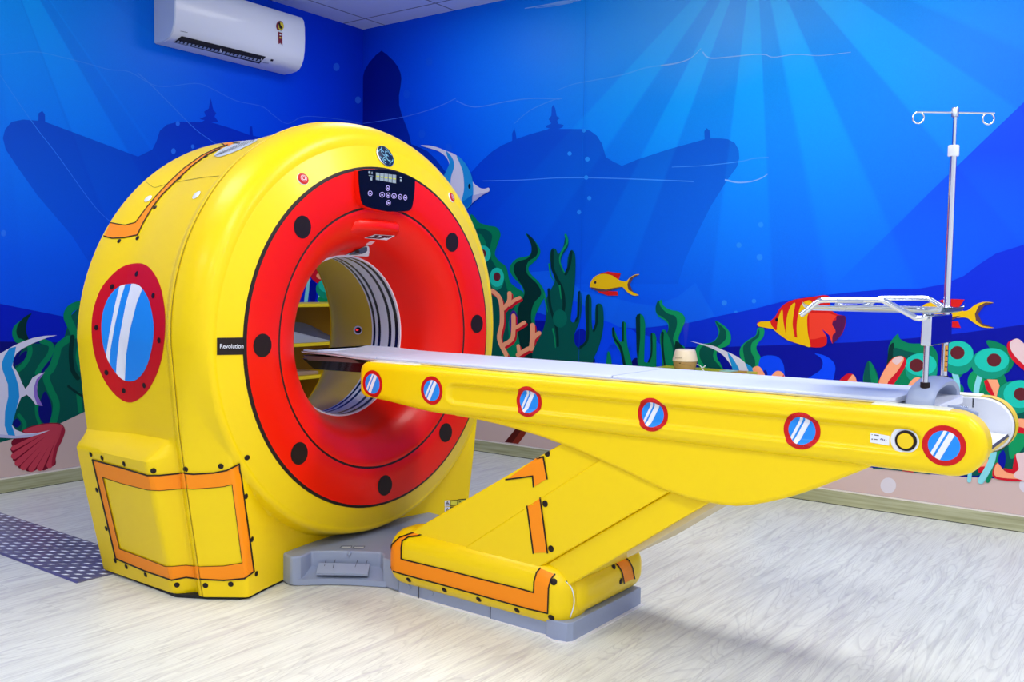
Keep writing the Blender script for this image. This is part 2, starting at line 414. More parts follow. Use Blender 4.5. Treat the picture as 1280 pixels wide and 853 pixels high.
# reef floor hidden behind the table from this side
B.poly(sp([(560, 470), (640, 456), (720, 466), (800, 474), (880, 486), (960, 490), (1040, 500), (1120, 508), (1180, 505), (1260, 520), (1400, 520), (1800, 520), (2744, 620), (2744, 760), (2000, 670), (1440, 604), (1280, 596), (1160, 588), (1080, 580), (1000, 572), (900, 548), (800, 512), (700, 482), (620, 470)]), GD, 11)
for x_, y_ in ((760, 488), (850, 505), (940, 515), (1010, 515)):
    B.poly(stroke([(x_ + 10, y_ + 60), (x_, y_ + 40), (x_ + 14, y_ + 20), (x_ + 4, y_)], 14, 4), GL, 12); B.poly(ell(x_ + 36, y_ + 30, 16, 14), TEALD, 12); B.poly(ell(x_ + 37, y_ + 26, 15, 10), TEAL, 13); B.poly(ell(x_ + 38, y_ + 26, 6), PUP, 14)
# seaweed A, B
t = T(600, 270, 4.49)
B.poly(t(sp([(-60, 20), (0, 40), (50, 55), (95, 65), (117, 105), (100, 160), (85, 215), (110, 255), (150, 290), (170, 370), (215, 410), (245, 440), (200, 560), (180, 640), (200, 700), (190, 800), (60, 800), (-60, 500)])), GL, 12)
B.poly(t(sp([(-60, 90), (-10, 70), (40, 80), (70, 110), (60, 170), (60, 230), (100, 300), (140, 360), (160, 430), (200, 500), (160, 600), (160, 700), (100, 800), (-60, 700), (-20, 300), (30, 180), (30, 140), (0, 100), (-40, 130)])), GD, 13)
B.poly(t(sp([(258, 98), (300, 130), (335, 180), (338, 215), (310, 255), (275, 288), (285, 325), (335, 375), (368, 440), (345, 490), (310, 570), (320, 640), (350, 700), (330, 820), (190, 820), (170, 700), (200, 560), (215, 500), (245, 440), (235, 395), (185, 340), (168, 290), (205, 242), (270, 225), (292, 200), (290, 160)])), GL, 12)
B.poly(t(sp([(262, 100), (300, 130), (325, 180), (318, 225), (275, 255), (262, 290), (270, 330), (325, 385), (345, 440), (305, 490), (288, 560), (300, 640), (330, 720), (330, 820), (240, 820), (225, 720), (210, 620), (215, 520), (248, 450), (248, 410), (210, 350), (190, 305), (205, 262), (265, 240), (288, 210), (288, 160)])), GDD, 13)
B.poly(t(ell(20, 215, 42, 48)), TEAL, 14); B.poly(t(ell(18, 212, 18, 24)), PUP, 15)
B.poly(t(ell(97, 362, 38, 54)), TEALD, 14); B.poly(t(ell(97, 345, 40, 54)), TEAL, 15); B.poly(t(ell(98, 342, 20, 25)), PUP, 16)
B.poly(t(ell(190, 600, 25, 70)), flat('violet', (60, 30, 140)), 13)
def coral(strokes, dx=8, dy=12):
    for pts, w in strokes: B.poly(t(stroke([(x + dx, y + dy) for x, y in pts], w)), CORR, 16)
    for i, (pts, w) in enumerate(strokes): B.poly(t(stroke(pts, w)), COR, 17 + (i % 3))
coral([([(70, 420), (105, 450), (122, 500), (125, 600), (110, 690), (150, 780)], 24), ([(135, 520), (165, 480), (168, 435)], 24), ([(165, 500), (195, 475), (225, 460)], 20)])
coral([([(135, 725), (182, 690), (190, 630), (190, 560)], 24), ([(190, 635), (220, 618), (252, 598)], 20)])
coral([([(215, 780), (285, 742), (330, 760), (370, 810)], 24), ([(290, 745), (298, 680), (297, 615)], 28), ([(300, 690), (320, 668), (335, 658)], 24), ([(222, 770), (217, 730)], 20), ([(330, 780), (375, 752)], 22)])
# tall cactus-like weed
t = T(680, 280, 4.265)
B.poly(t(sp([(-40, 640), (0, 560), (15, 480), (15, 400), (45, 340), (60, 300), (42, 230), (34, 170), (45, 132), (66, 136), (76, 160), (90, 150), (108, 115), (118, 55), (132, 90), (128, 125), (105, 160), (92, 195), (98, 235), (115, 265), (125, 240), (130, 180), (148, 140), (168, 165), (170, 250), (165, 330), (155, 420), (145, 510), (160, 525), (176, 505), (180, 440), (182, 390), (192, 356), (202, 390), (198, 500), (165, 590), (170, 645), (195, 662), (220, 640), (226, 560), (222, 460), (225, 400), (238, 376), (255, 400), (256, 500), (262, 566), (275, 560), (275, 480), (280, 435), (297, 425), (316, 445), (320, 540), (300, 640), (270, 710), (230, 760), (-20, 760), (-60, 700)], 3)), GD, 20)
for pts, w in (([(48, 145), (48, 230), (70, 290), (100, 350), (110, 430), (98, 495)], 16), ([(28, 350), (36, 440), (70, 560), (76, 650)], 14), ([(148, 150), (138, 220), (118, 268)], 15), ([(190, 365), (190, 470), (172, 518)], 11), ([(236, 385), (236, 520), (232, 620), (190, 664)], 14), ([(286, 435), (284, 520), (268, 570)], 13)):
    B.poly(t(stroke(pts, w)), GDD, 21)
for pts, w in (([(118, 60), (126, 100), (95, 155), (88, 205), (112, 262)], 13), ([(30, 215), (38, 270), (52, 300)], 9), ([(4, 370), (12, 420), (22, 470)], 9), ([(50, 560), (60, 610), (64, 660)], 9), ([(86, 330), (94, 400)], 9)):
    B.poly(t(stroke(pts, w, w * .4)), GM, 22)
B.poly(t(ell(88, 505, 38, 48)), flat('green_bubble', (0, 104, 88)), 23)
B.poly(t(ell(205, 730, 70, 40)), DNAVY, 19); B.poly(t(ell(200, 620, 40, 60)), flat('gap_blue', (0, 24, 170)), 19)
# small plants
t = T(760, 360, 6.4)
B.poly(t(sp([(0, 516), (18, 520), (28, 560), (32, 640), (-10, 640)])), GL, 20)
B.poly(t([(35, 322), (50, 310), (60, 345), (80, 400), (105, 435), (116, 420), (114, 330), (116, 280), (128, 266), (148, 282), (152, 400), (160, 470), (185, 560), (205, 650), (155, 650), (125, 570), (95, 500), (58, 440), (36, 380)]), GL, 20)
B.poly(t(stroke([(45, 325), (55, 400), (105, 480), (140, 640)], 18, 22)), GDD, 21); B.poly(t(stroke([(124, 278), (124, 425)], 14)), GDD, 22)
B.poly(t([(226, 240), (236, 215), (258, 206), (285, 222), (297, 260), (302, 300), (292, 590), (312, 600), (335, 585), (343, 540), (342, 380), (358, 358), (380, 368), (390, 400), (390, 640), (245, 640), (232, 500)]), GL, 20)
B.poly(t([(226, 240), (236, 215), (262, 208), (262, 400), (245, 600), (232, 500)]), GDD, 21); B.poly(t(stroke([(352, 370), (352, 520), (330, 592)], 14)), GDD, 22)
B.poly(t(ell(230, 600, 36, 40)), DNAVY, 19); B.poly(t(ell(130, 400, 110, 80)), MIDB, 9)
B.poly(t(sp([(430, 95), (445, 140), (500, 175), (570, 190), (612, 225), (618, 270), (590, 340), (568, 400), (580, 450), (620, 490), (560, 640), (500, 640), (470, 560), (488, 330), (470, 270), (410, 230), (384, 180), (395, 130)])), GM, 20)
B.poly(t(sp([(408, 100), (425, 150), (480, 205), (540, 225), (556, 270), (548, 330), (525, 400), (535, 450), (570, 520), (560, 640), (440, 640), (450, 520), (470, 380), (490, 320), (483, 270), (440, 235), (395, 205), (386, 150)])), GD, 21)
B.poly(t(sp([(420, 400), (435, 345), (455, 336), (475, 360), (520, 480), (520, 640), (450, 640), (430, 500)])), GL, 22); B.poly(t(stroke([(440, 360), (440, 470), (460, 630)], 22, 14)), GDD, 23)
B.poly(t(sp([(540, 450), (555, 428), (575, 440), (600, 470), (640, 520), (640, 640), (540, 640)])), GDD, 23)
B.poly(t(sp([(860, 265), (910, 288), (960, 330), (987, 390), (970, 455), (905, 485), (872, 520), (890, 590), (960, 650), (760, 650), (712, 570), (705, 495), (735, 452), (820, 440), (865, 412), (890, 350)])), GM, 20)
B.poly(t(sp([(860, 265), (905, 300), (945, 345), (945, 410), (880, 470), (850, 510), (850, 570), (910, 650), (810, 650), (742, 570), (740, 490), (790, 452), (850, 430), (885, 390), (895, 330)])), GD, 21)
B.poly(t(sp([(1200, 325), (1250, 325), (1247, 390), (1205, 440), (1190, 490), (1225, 560), (1228, 640), (1160, 720), (1100, 620), (1058, 540), (1068, 470), (1120, 420), (1185, 380)])), GM, 20)
B.poly(t(sp([(1212, 330), (1210, 390), (1155, 440), (1148, 510), (1180, 580), (1170, 660), (1120, 640), (1092, 550), (1085, 470), (1125, 425), (1190, 380)])), GD, 21)
B.poly(t([(880, 560), (900, 520), (960, 530), (1000, 600), (1020, 680), (940, 680)]), NAVY, 22)
B.poly(t(sp([(665, 427), (760, 447), (850, 465), (920, 495), (1000, 530), (1060, 565), (1110, 610), (1150, 665), (1180, 740), (1060, 740), (1010, 655), (960, 580), (900, 520), (800, 470)])), FW, 24)
B.poly(t([(958, 510), (990, 545), (1020, 590), (1050, 640), (1060, 700), (1010, 680), (985, 600), (970, 560)]), FC, 25)
B.poly(t([(1100, 600), (1140, 620), (1170, 650), (1210, 720), (1160, 740), (1130, 670)]), FC, 25)
B.poly(t(sp([(1160, 655), (1185, 628), (1225, 638), (1265, 720), (1210, 730)])), COR, 26)
# gold fish
def goldfish(t, P_):
    for pts, mt_, k in P_: B.poly(t(pts), mt_, k)
goldfish(T(580, 260, 3.878), [
    ([(648, 328), (670, 316), (700, 309), (762, 318), (752, 350), (700, 330)], FR, 20), ([(638, 396), (650, 402), (658, 425), (650, 402), (745, 405), (750, 425), (700, 425), (660, 412)], FR, 20),
    (sp([(612, 378), (622, 350), (645, 328), (680, 320), (720, 328), (755, 350), (785, 357), (805, 340), (830, 324), (852, 323), (820, 342), (804, 372), (818, 404), (850, 423), (820, 424), (790, 405), (770, 384), (740, 390), (700, 400), (650, 394), (620, 388)]), FY, 21),
    ([(615, 384), (650, 390), (690, 396), (730, 388), (768, 382), (730, 396), (690, 406), (650, 404), (625, 394)], FB, 22), (ell(639, 362, 5, 7), FK, 22),
    ([(852, 323), (822, 340), (806, 372), (820, 405), (850, 423), (828, 412), (800, 398), (794, 372), (806, 342), (828, 328)], FB, 22)])
goldfish(T(860, 350, 3.048), [
    ([(955, 80), (985, 72), (1055, 75), (1030, 110), (990, 96)], FR, 20), ([(955, 160), (1030, 158), (1040, 183), (990, 180)], FR, 20),
    (sp([(890, 108), (910, 90), (950, 86), (985, 98), (1020, 112), (1062, 118), (1095, 95), (1130, 84), (1166, 88), (1125, 98), (1102, 130), (1118, 168), (1166, 182), (1120, 180), (1085, 160), (1060, 144), (1010, 146), (950, 150), (905, 140)]), FY, 21),
    ([(900, 138), (950, 148), (1000, 142), (1040, 136), (1010, 152), (960, 164), (915, 158)], FB, 22),
    ([(1166, 88), (1130, 98), (1106, 130), (1122, 166), (1166, 182), (1125, 176), (1098, 155), (1094, 130), (1108, 100), (1135, 86)], FB, 22)])
# butterfly fish and what is around it
t = T(940, 360, 7.11)
B.poly(t(sp([(90, 612), (200, 602), (262, 640), (290, 720), (270, 830), (60, 830), (60, 700)])), MIDB, 20)
B.poly(t(sp([(560, 585), (620, 592), (690, 625), (738, 680), (740, 750), (690, 850), (440, 850), (530, 785), (610, 730), (632, 670), (610, 620)])), MIDB, 20)
B.poly(t(sp([(95, 760), (120, 730), (140, 760), (130, 820), (100, 820)])), NAVY, 21)
B.poly(t(sp([(165, 815), (205, 750), (245, 738), (280, 760), (295, 820)])), COR, 22); B.poly(t([(255, 815), (285, 770), (295, 820)]), CORR, 23)
B.poly(t(sp([(765, 860), (830, 775), (880, 762), (915, 785), (932, 870)])), CORR, 22); B.poly(t(sp([(835, 860), (880, 790), (900, 770), (925, 800), (930, 870)])), COR, 23)
B.poly(t(sp([(1000, 860), (1005, 720), (1040, 650), (1080, 690), (1120, 800), (1135, 880)])), GL, 22); B.poly(t(sp([(1000, 860), (1005, 720), (1040, 650), (1050, 760), (1060, 860)])), GD, 23)
body = sp([(50, 318), (75, 300), (120, 298), (165, 294), (205, 262), (228, 225), (252, 185), (300, 140), (380, 105), (460, 92), (560, 78), (640, 65), (692, 78), (698, 120), (705, 190), (760, 235), (830, 255), (832, 330), (795, 420), (715, 495), (690, 460), (670, 440), (668, 495), (620, 527), (525, 526), (430, 502), (320, 465), (245, 412), (190, 366), (100, 350), (60, 342)])
B.poly(t(body), FR, 24)
B.poly(t([(50, 320), (80, 301), (165, 298), (178, 335), (215, 378), (226, 372), (300, 425), (380, 438), (405, 442), (508, 455), (522, 525), (430, 502), (320, 465), (240, 410), (190, 365), (100, 350), (60, 340)]), FY, 25)
B.poly(t(sp([(275, 195), (283, 300), (303, 425), (262, 415), (228, 385), (232, 300), (248, 240)])), FY, 26)
B.poly(t(sp([(388, 135), (374, 230), (365, 330), (382, 440), (345, 445), (306, 432), (306, 330), (322, 230), (350, 160)])), FY, 26)
B.poly(t(sp([(535, 128), (522, 112), (490, 115), (445, 145), (418, 220), (402, 330), (408, 445), (450, 500), (523, 522), (500, 400), (497, 250), (545, 165)])), FY, 26)
B.poly(t([(510, 220), (690, 225), (760, 250), (722, 290), (720, 330), (748, 360), (745, 400), (722, 420), (718, 492), (640, 372), (664, 428), (560, 456), (514, 456)]), FO, 26)
B.poly(t(sp([(755, 250), (790, 245), (834, 255), (828, 340), (790, 425), (722, 492), (722, 420), (746, 400), (742, 365), (718, 330), (726, 295), (752, 285)], 3)), FP, 27)
B.poly(t([(628, 368), (690, 420), (718, 498), (670, 500), (672, 440)]), NAVY, 28); B.poly(t(ell(224, 284, 13, 16)), FK, 28)
# right reef
t = T(1090, 400, 4.263)
B.poly(t(sp([(-40, 330), (-20, 240), (20, 260), (40, 360), (-20, 380)])), GD, 20)
B.poly(t(sp([(85, 210), (95, 130), (138, 75), (150, 100), (200, 125), (300, 130), (345, 170), (350, 240), (330, 330), (200, 370), (80, 360)])), GL, 20)
B.poly(t(sp([(85, 200), (95, 140), (120, 130), (110, 260), (120, 370), (70, 370)])), GDD, 21); B.poly(t(sp([(120, 150), (180, 165), (240, 185), (200, 240), (130, 260), (115, 200)])), GD, 21)
B.poly(t([(380, 320), (500, 280), (700, 280), (780, 480), (640, 480), (380, 440)]), GL, 20)
B.poly(t([(450, 330), (520, 250), (560, 300), (540, 430), (480, 440)]), NAVY, 21)
B.poly(t(sp([(610, 112), (690, 128), (745, 180), (755, 240), (700, 290), (660, 200)])), GL, 20); B.poly(t(ell(555, 330, 44, 60)), GM, 21); B.poly(t(ell(425, 372, 66, 45)), GL, 22); B.poly(t(ell(650, 400, 60, 60)), GL, 22)
B.poly(t(sp([(660, 240), (700, 270), (690, 330), (650, 320)])), GL, 22)
for pts, w in (([(442, 280), (455, 340), (456, 430)], 32), ([(580, 290), (562, 350), (552, 430)], 30)): B.poly(t(stroke(pts, w)), STEM, 23)
for (x, y, rx, ry, lx, ly, lrx, lry, px, py) in ((265, 262, 86, 84, 262, 238, 84, 60, 240, 242), (460, 206, 84, 86, 460, 180, 82, 68, 457, 175), (630, 234, 100, 82, 640, 214, 92, 64, 652, 214), (765, 412, 100, 88, 790, 395, 88, 74, 795, 395)):
    B.poly(t(ell(x, y, rx, ry)), TEALD, 24); B.poly(t(ell(lx, ly, lrx, lry)), TEAL, 25); B.poly(t(ell(px, py, 38, 35)), PUP, 26)
B.poly(t(sp([(185, 380), (215, 320), (250, 305), (270, 330), (260, 400)])), COR, 27)
B.poly(t(sp([(30, 370), (45, 310), (100, 215), (150, 192), (182, 208), (178, 250), (120, 340), (90, 375)])), CORR, 27)
B.poly(t(sp([(40, 370), (50, 300), (108, 212), (150, 193), (172, 210), (140, 270), (88, 330), (80, 375)])), COR, 28); B.poly(t(sp([(108, 215), (150, 193), (168, 205), (135, 238)])), PALE, 29)
B.poly(t([(598, 325), (620, 315), (670, 410), (660, 430), (610, 370)]), CORR, 27); B.poly(t([(615, 316), (668, 318), (682, 350), (662, 420), (640, 365)]), COR, 28)
B.poly(t(sp([(720, 135), (745, 108), (790, 108), (850, 190), (860, 290), (800, 260), (740, 200)])), CORR, 27); B.poly(t(sp([(735, 130), (755, 105), (790, 106), (850, 180), (860, 270), (800, 230), (750, 175)])), PALE, 28)
B.poly(t(sp([(498, 410), (512, 394), (540, 396), (552, 415)])), COR, 27)
B.poly(t([(690, 500), (860, 480), (860, 720), (560, 830), (430, 826), (560, 700)]), GD, 21)
B.poly(t(sp([(760, 527), (850, 535), (850, 580), (765, 560)])), COR, 28); B.poly(t([(760, 560), (850, 578), (850, 612), (765, 600)]), CORR, 27)
B.poly(t(sp([(800, 690), (740, 740), (730, 640), (760, 610), (850, 600)])), GM, 22)
t = T(1100, 560, 7.11)
B.poly(t([(-60, 175), (0, 176), (200, 196), (450, 228), (450, 236), (200, 204), (0, 186), (-60, 182)]), GD, 22)
B.poly(t([(200, 200), (300, 208), (300, 218), (200, 206)]), CORR, 23)
B.poly(t([(860, 165), (960, 70), (970, 160), (900, 180)]), COR, 24); B.poly(t([(865, 168), (935, 163), (920, 215), (880, 220)]), CORR, 25)
B.poly(t(stroke([(1010, 40), (985, 140), (900, 290)], 60)), STEM, 26); B.poly(t(stroke([(805, 190), (795, 290)], 36)), STEM, 26)
B.poly(t(stroke([(1060, 40), (1020, 160), (960, 290)], 40)), GL, 25)
B.poly(t(sp([(1060, 60), (1100, 20), (1120, 90), (1100, 180), (1050, 120)])), NAVY, 25)
B.poly(t([(1100, 180), (1180, 190), (1200, 60), (1240, 40), (1300, 60), (1300, 220), (1130, 222)]), CORR, 26)
B.poly(t(sp([(1000, 240), (1040, 130), (1110, 200), (1210, 225), (1300, 220), (1300, 290), (1080, 285)])), CORR, 26)
B.poly(t(sp([(1015, 230), (1045, 135), (1110, 205), (1200, 232), (1300, 230), (1300, 272), (1090, 265)])), COR, 27)
B.poly(t(sp([(1210, 60), (1260, 45), (1340, 50), (1340, 280), (1200, 262), (1200, 220), (1235, 180)])), PALE, 28)
# moorish fish beside the scanner
t = T(450, 180, 5.333)
B.poly(t(sp([(408, 10), (455, 10), (510, 20), (575, 45), (640, 72), (690, 118), (735, 190), (755, 252), (800, 292), (835, 300), (862, 292), (864, 318), (815, 345), (752, 396), (700, 430), (600, 330), (555, 240), (590, 170), (598, 128), (575, 85), (530, 50), (470, 30)], 3)), FW, 24)
B.poly(t(sp([(578, 48), (612, 82), (634, 140), (612, 220), (600, 300), (555, 240), (575, 190), (600, 130), (588, 90)])), FC, 25)
B.poly(t(sp([(648, 78), (700, 122), (745, 205), (760, 300), (750, 395), (700, 440), (680, 390), (698, 300), (688, 180)])), FC, 25)
B.poly(t([(686, 388), (755, 340), (752, 396), (700, 440)]), flat('fish_blue', (0, 110, 210)), 26); B.poly(t(ell(734, 283, 8, 17)), FK, 26)
B.poly(t([(755, 345), (862, 318), (815, 345), (752, 396)]), flat('fish_lilac', (176, 178, 226)), 26)
# the print's seams
for q in ((731, 100),):
    p = on_y(q, YB); B.mb.sheet([(p.x, YB - .0095, .09), (p.x + .0025, YB - .0095, .09), (p.x + .0025, YB - .0095, ZC), (p.x, YB - .0095, ZC)], water_material('print_sea_back_seam', 'back', shade=((0, 30, 170), .35, .35, 3, 0)))
tag(build('wall_back', B.mb, smooth=None, merge=False), 'blue underwater mural wall with reef, fish and wreck, behind the scanner table', kind='structure')

# ---------------------------------------------------------- left wall
A = Mural('left')
A.mb.sheet([(XL, YF, 0), (XL, YB, 0), (XL, YB, ZC), (XL, YF, ZC)], water_material('print_sea_left', 'left'))
t = T(0, 0, 2.783)
SILL = water_material('print_sea_left_wreck', 'left', shade=((0, 24, 180), .75, .2, 2.2, 1.3))
A.poly(t([(10, 480), (18, 450), (40, 424), (80, 416), (133, 420), (134, 394), (147, 386), (156, 398), (157, 424), (240, 455), (360, 500), (480, 545), (530, 520), (545, 490), (556, 455), (580, 434), (620, 423), (700, 425), (712, 418), (694, 414), (716, 404), (710, 388), (726, 378), (733, 342), (742, 382), (752, 394), (746, 406), (760, 424), (735, 426), (800, 445), (868, 470), (869, 440), (877, 440), (880, 472), (960, 490), (1255, 620), (1300, 1300), (640, 1300), (340, 960), (250, 820), (130, 680), (60, 580), (20, 520)]), SILL, 1)
CL = water_material('print_sea_left_glint', 'left', lighten=((120, 190, 255), .16))
A.poly(t(stroke([(-200, 200), (0, 190), (120, 180), (220, 200), (300, 220), (380, 242), (450, 250), (550, 300), (680, 290), (740, 310), (820, 350), (910, 370), (950, 400), (1000, 430), (1060, 405), (1180, 415), (1255, 430)], 3, 2)), CL, 3)
A.poly(t(stroke([(480, 255), (520, 290), (600, 370), (680, 450), (750, 500)], 4, 2)), CL, 3)
A.poly(t(stroke([(0, 260), (60, 350), (130, 450), (200, 540), (330, 720), (420, 800)], 2, 2)), CL, 3)
for x, y, r in ((1170, 233, 11), (1245, 348, 10), (618, 430, 7), (603, 526, 8), (670, 510, 6), (12, 812, 9)): A.poly(t(ell(x, y, r, r * 1.25)), water_material('print_sea_left_bubble', 'left', lighten=((70, 150, 255), .3)), 4)
t = T(0, 380, 3.877)
A.poly(t([(-19000, -600), (-3000, -300), (-400, -80), (0, 0), (310, 62), (420, 84), (700, 140), (1300, 200), (1700, 220), (1700, 1300), (-19000, 9000)]), flat('deep_left', (0, 28, 190)), 5)
A.poly(t([(-19000, 900), (-3000, 300), (0, 183), (260, 186), (420, 190), (1700, 100), (1700, 1300), (-19000, 9000)]), flat('navy_left', (6, 14, 118)), 6)
A.poly(t([(-19000, 21000), (-19000, 2600), (-5000, 1250), (-400, 760), (0, 672), (150, 628), (290, 580), (410, 522), (700, 430), (1700, 300), (1700, 1600)]), SAND, 7)
A.poly(t([(-420, 780), (-200, 720), (0, 672), (150, 630), (290, 580), (420, 518), (480, 100), (400, 0), (340, 60), (300, 200), (120, 190), (80, 280), (40, 420), (-60, 300), (-160, 250), (-230, 330), (-300, 560), (-420, 640)]), GD, 8)
for gp in ([(62, 300), (100, 245), (128, 228), (125, 262), (90, 292), (60, 306)], [(175, 335), (205, 290), (240, 265), (262, 205), (282, 240), (268, 285), (215, 330)], [(186, 500), (214, 425), (238, 460), (250, 510), (240, 578), (212, 580), (188, 545)], [(60, 580), (80, 555), (100, 580), (80, 600)]):
    A.poly(t(sp(gp)), flat('navy_left', (6, 14, 118)), 9)
A.poly(t(sp([(152, 46), (128, 62), (70, 105), (58, 150), (82, 190), (130, 170), (120, 120), (128, 80)])), GL, 10); A.poly(t(sp([(152, 46), (110, 70), (82, 110), (80, 150), (105, 180), (140, 186), (125, 130), (132, 80)])), GDD, 11)
for pts, w in (([(95, 180), (140, 205), (140, 250), (110, 300), (70, 330)], 24), ([(200, 180), (245, 200), (240, 245), (200, 300), (180, 335)], 26), ([(400, 0), (345, 20), (325, 60), (345, 110), (362, 150)], 38), ([(330, 170), (285, 205), (272, 250), (250, 310), (222, 350), (240, 410), (268, 470), (270, 520), (252, 590)], 34), ([(175, 490), (178, 540), (195, 590)], 16), ([(385, 200), (375, 260), (390, 320)], 20), ([(380, 440), (388, 520)], 24), ([(90, 540), (118, 580), (108, 620)], 18)):
    A.poly(t(stroke(pts, w)), GL, 11)
A.poly(t(stroke([(350, 160), (342, 240), (350, 320), (375, 360)], 22)), GDD, 12); A.poly(t(stroke([(330, 400), (370, 430), (420, 460)], 12)), GDD, 12)
shell = sp([(55, 665), (110, 612), (160, 590), (225, 578), (290, 580), (314, 612), (300, 660), (280, 700), (268, 745), (268, 778), (235, 795), (210, 808), (185, 800), (160, 812), (130, 812), (110, 795), (90, 797), (78, 770), (60, 757), (62, 730), (48, 705), (58, 690)], 3)
A.poly(t(shell), flat('shell_dark', (120, 18, 44)), 13)
for i, (a, b) in enumerate((((232, 612), (62, 700)), ((238, 620), (66, 738)), ((246, 628), (84, 772)), ((252, 636), (112, 792)), ((258, 642), (150, 800)), ((268, 646), (192, 795)), ((282, 640), (238, 782)))):
    A.poly(t(stroke([a, b], 12, 30 - (i == 0) * 8)), flat('shell_rose', (196, 64, 84)), 14)
A.poly(t(sp([(110, 618), (160, 594), (225, 582), (288, 584), (310, 614), (280, 655), (240, 640), (180, 640)])), flat('shell_rose', (196, 64, 84)), 14)
A.poly(t(sp([(300, 600), (314, 615), (298, 665), (278, 705), (262, 775), (248, 780), (262, 700), (285, 650)])), flat('shell_shade', (160, 36, 60)), 15)
A.poly(t([(-330, 462), (-235, 425), (-190, 370), (-130, 310), (-60, 260), (0, 240), (60, 205), (110, 182), (160, 165), (215, 155), (275, 152), (225, 165), (160, 190), (105, 218), (78, 240), (62, 270), (60, 300), (85, 335), (105, 385), (120, 412), (135, 395), (155, 358), (185, 340), (215, 332), (190, 358), (178, 390), (178, 440), (205, 495), (170, 488), (150, 460), (128, 440), (100, 455), (70, 530), (55, 585), (75, 610), (120, 628), (180, 625), (240, 612), (190, 632), (130, 648), (60, 652), (0, 648), (-110, 610), (-180, 545), (-225, 492), (-325, 478)]), FW, 16); A.poly(t([(-165, 345), (-130, 312), (-118, 420), (-125, 520), (-110, 608), (-170, 552), (-180, 450)]), FC, 17); A.poly(t(ell(-200, 430, 11, 16)), FK, 18)
A.poly(t([(44, 215), (76, 207), (66, 262), (55, 305), (72, 345), (88, 400), (92, 450), (75, 520), (55, 590), (66, 620), (75, 652), (42, 650), (20, 590), (22, 520), (38, 450), (36, 390), (10, 320), (6, 290), (20, 250)]), FC, 17)
A.poly(t([(215, 332), (186, 370), (176, 400), (180, 445), (205, 495), (178, 488), (164, 450), (162, 405), (175, 365), (195, 345)]), flat('fish_purple', (140, 110, 205)), 17)
A.poly(t([(-60, 622), (0, 632), (75, 640), (200, 625), (130, 648), (60, 652), (0, 648), (-60, 636)]), flat('fish_lilac2', (186, 190, 230)), 17)
# reef piece beyond the bore
t = T(340, 300, 3.556)
A.poly(t([(120, 140), (320, 60), (420, 60), (420, 290), (120, 290)]), flat('deep_left2', (0, 34, 214)), 8)
A.poly(t(stroke([(165, 180), (155, 230), (148, 290)], 16)), STEM, 9); A.poly(t(ell(180, 225, 16, 60)), NAVY, 9); A.poly(t(stroke([(212, 230), (208, 290)], 12)), STEM, 9)
A.poly(t(sp([(165, 150), (205, 120), (260, 150), (240, 200), (195, 190)])), CORR, 9); A.poly(t(ell(222, 160, 26, 16)), COR, 10)
A.poly(t(ell(240, 218, 46, 44)), TEALD, 11); A.poly(t(ell(246, 202, 40, 32)), TEAL, 12); A.poly(t(ell(252, 200, 18, 18)), PUP, 13); A.poly(t(ell(240, 265, 40, 16)), GM, 10)
tag(build('wall_left', A.mb, smooth=None, merge=False), 'blue underwater mural wall with striped fish and shell, behind the scanner', kind='structure')

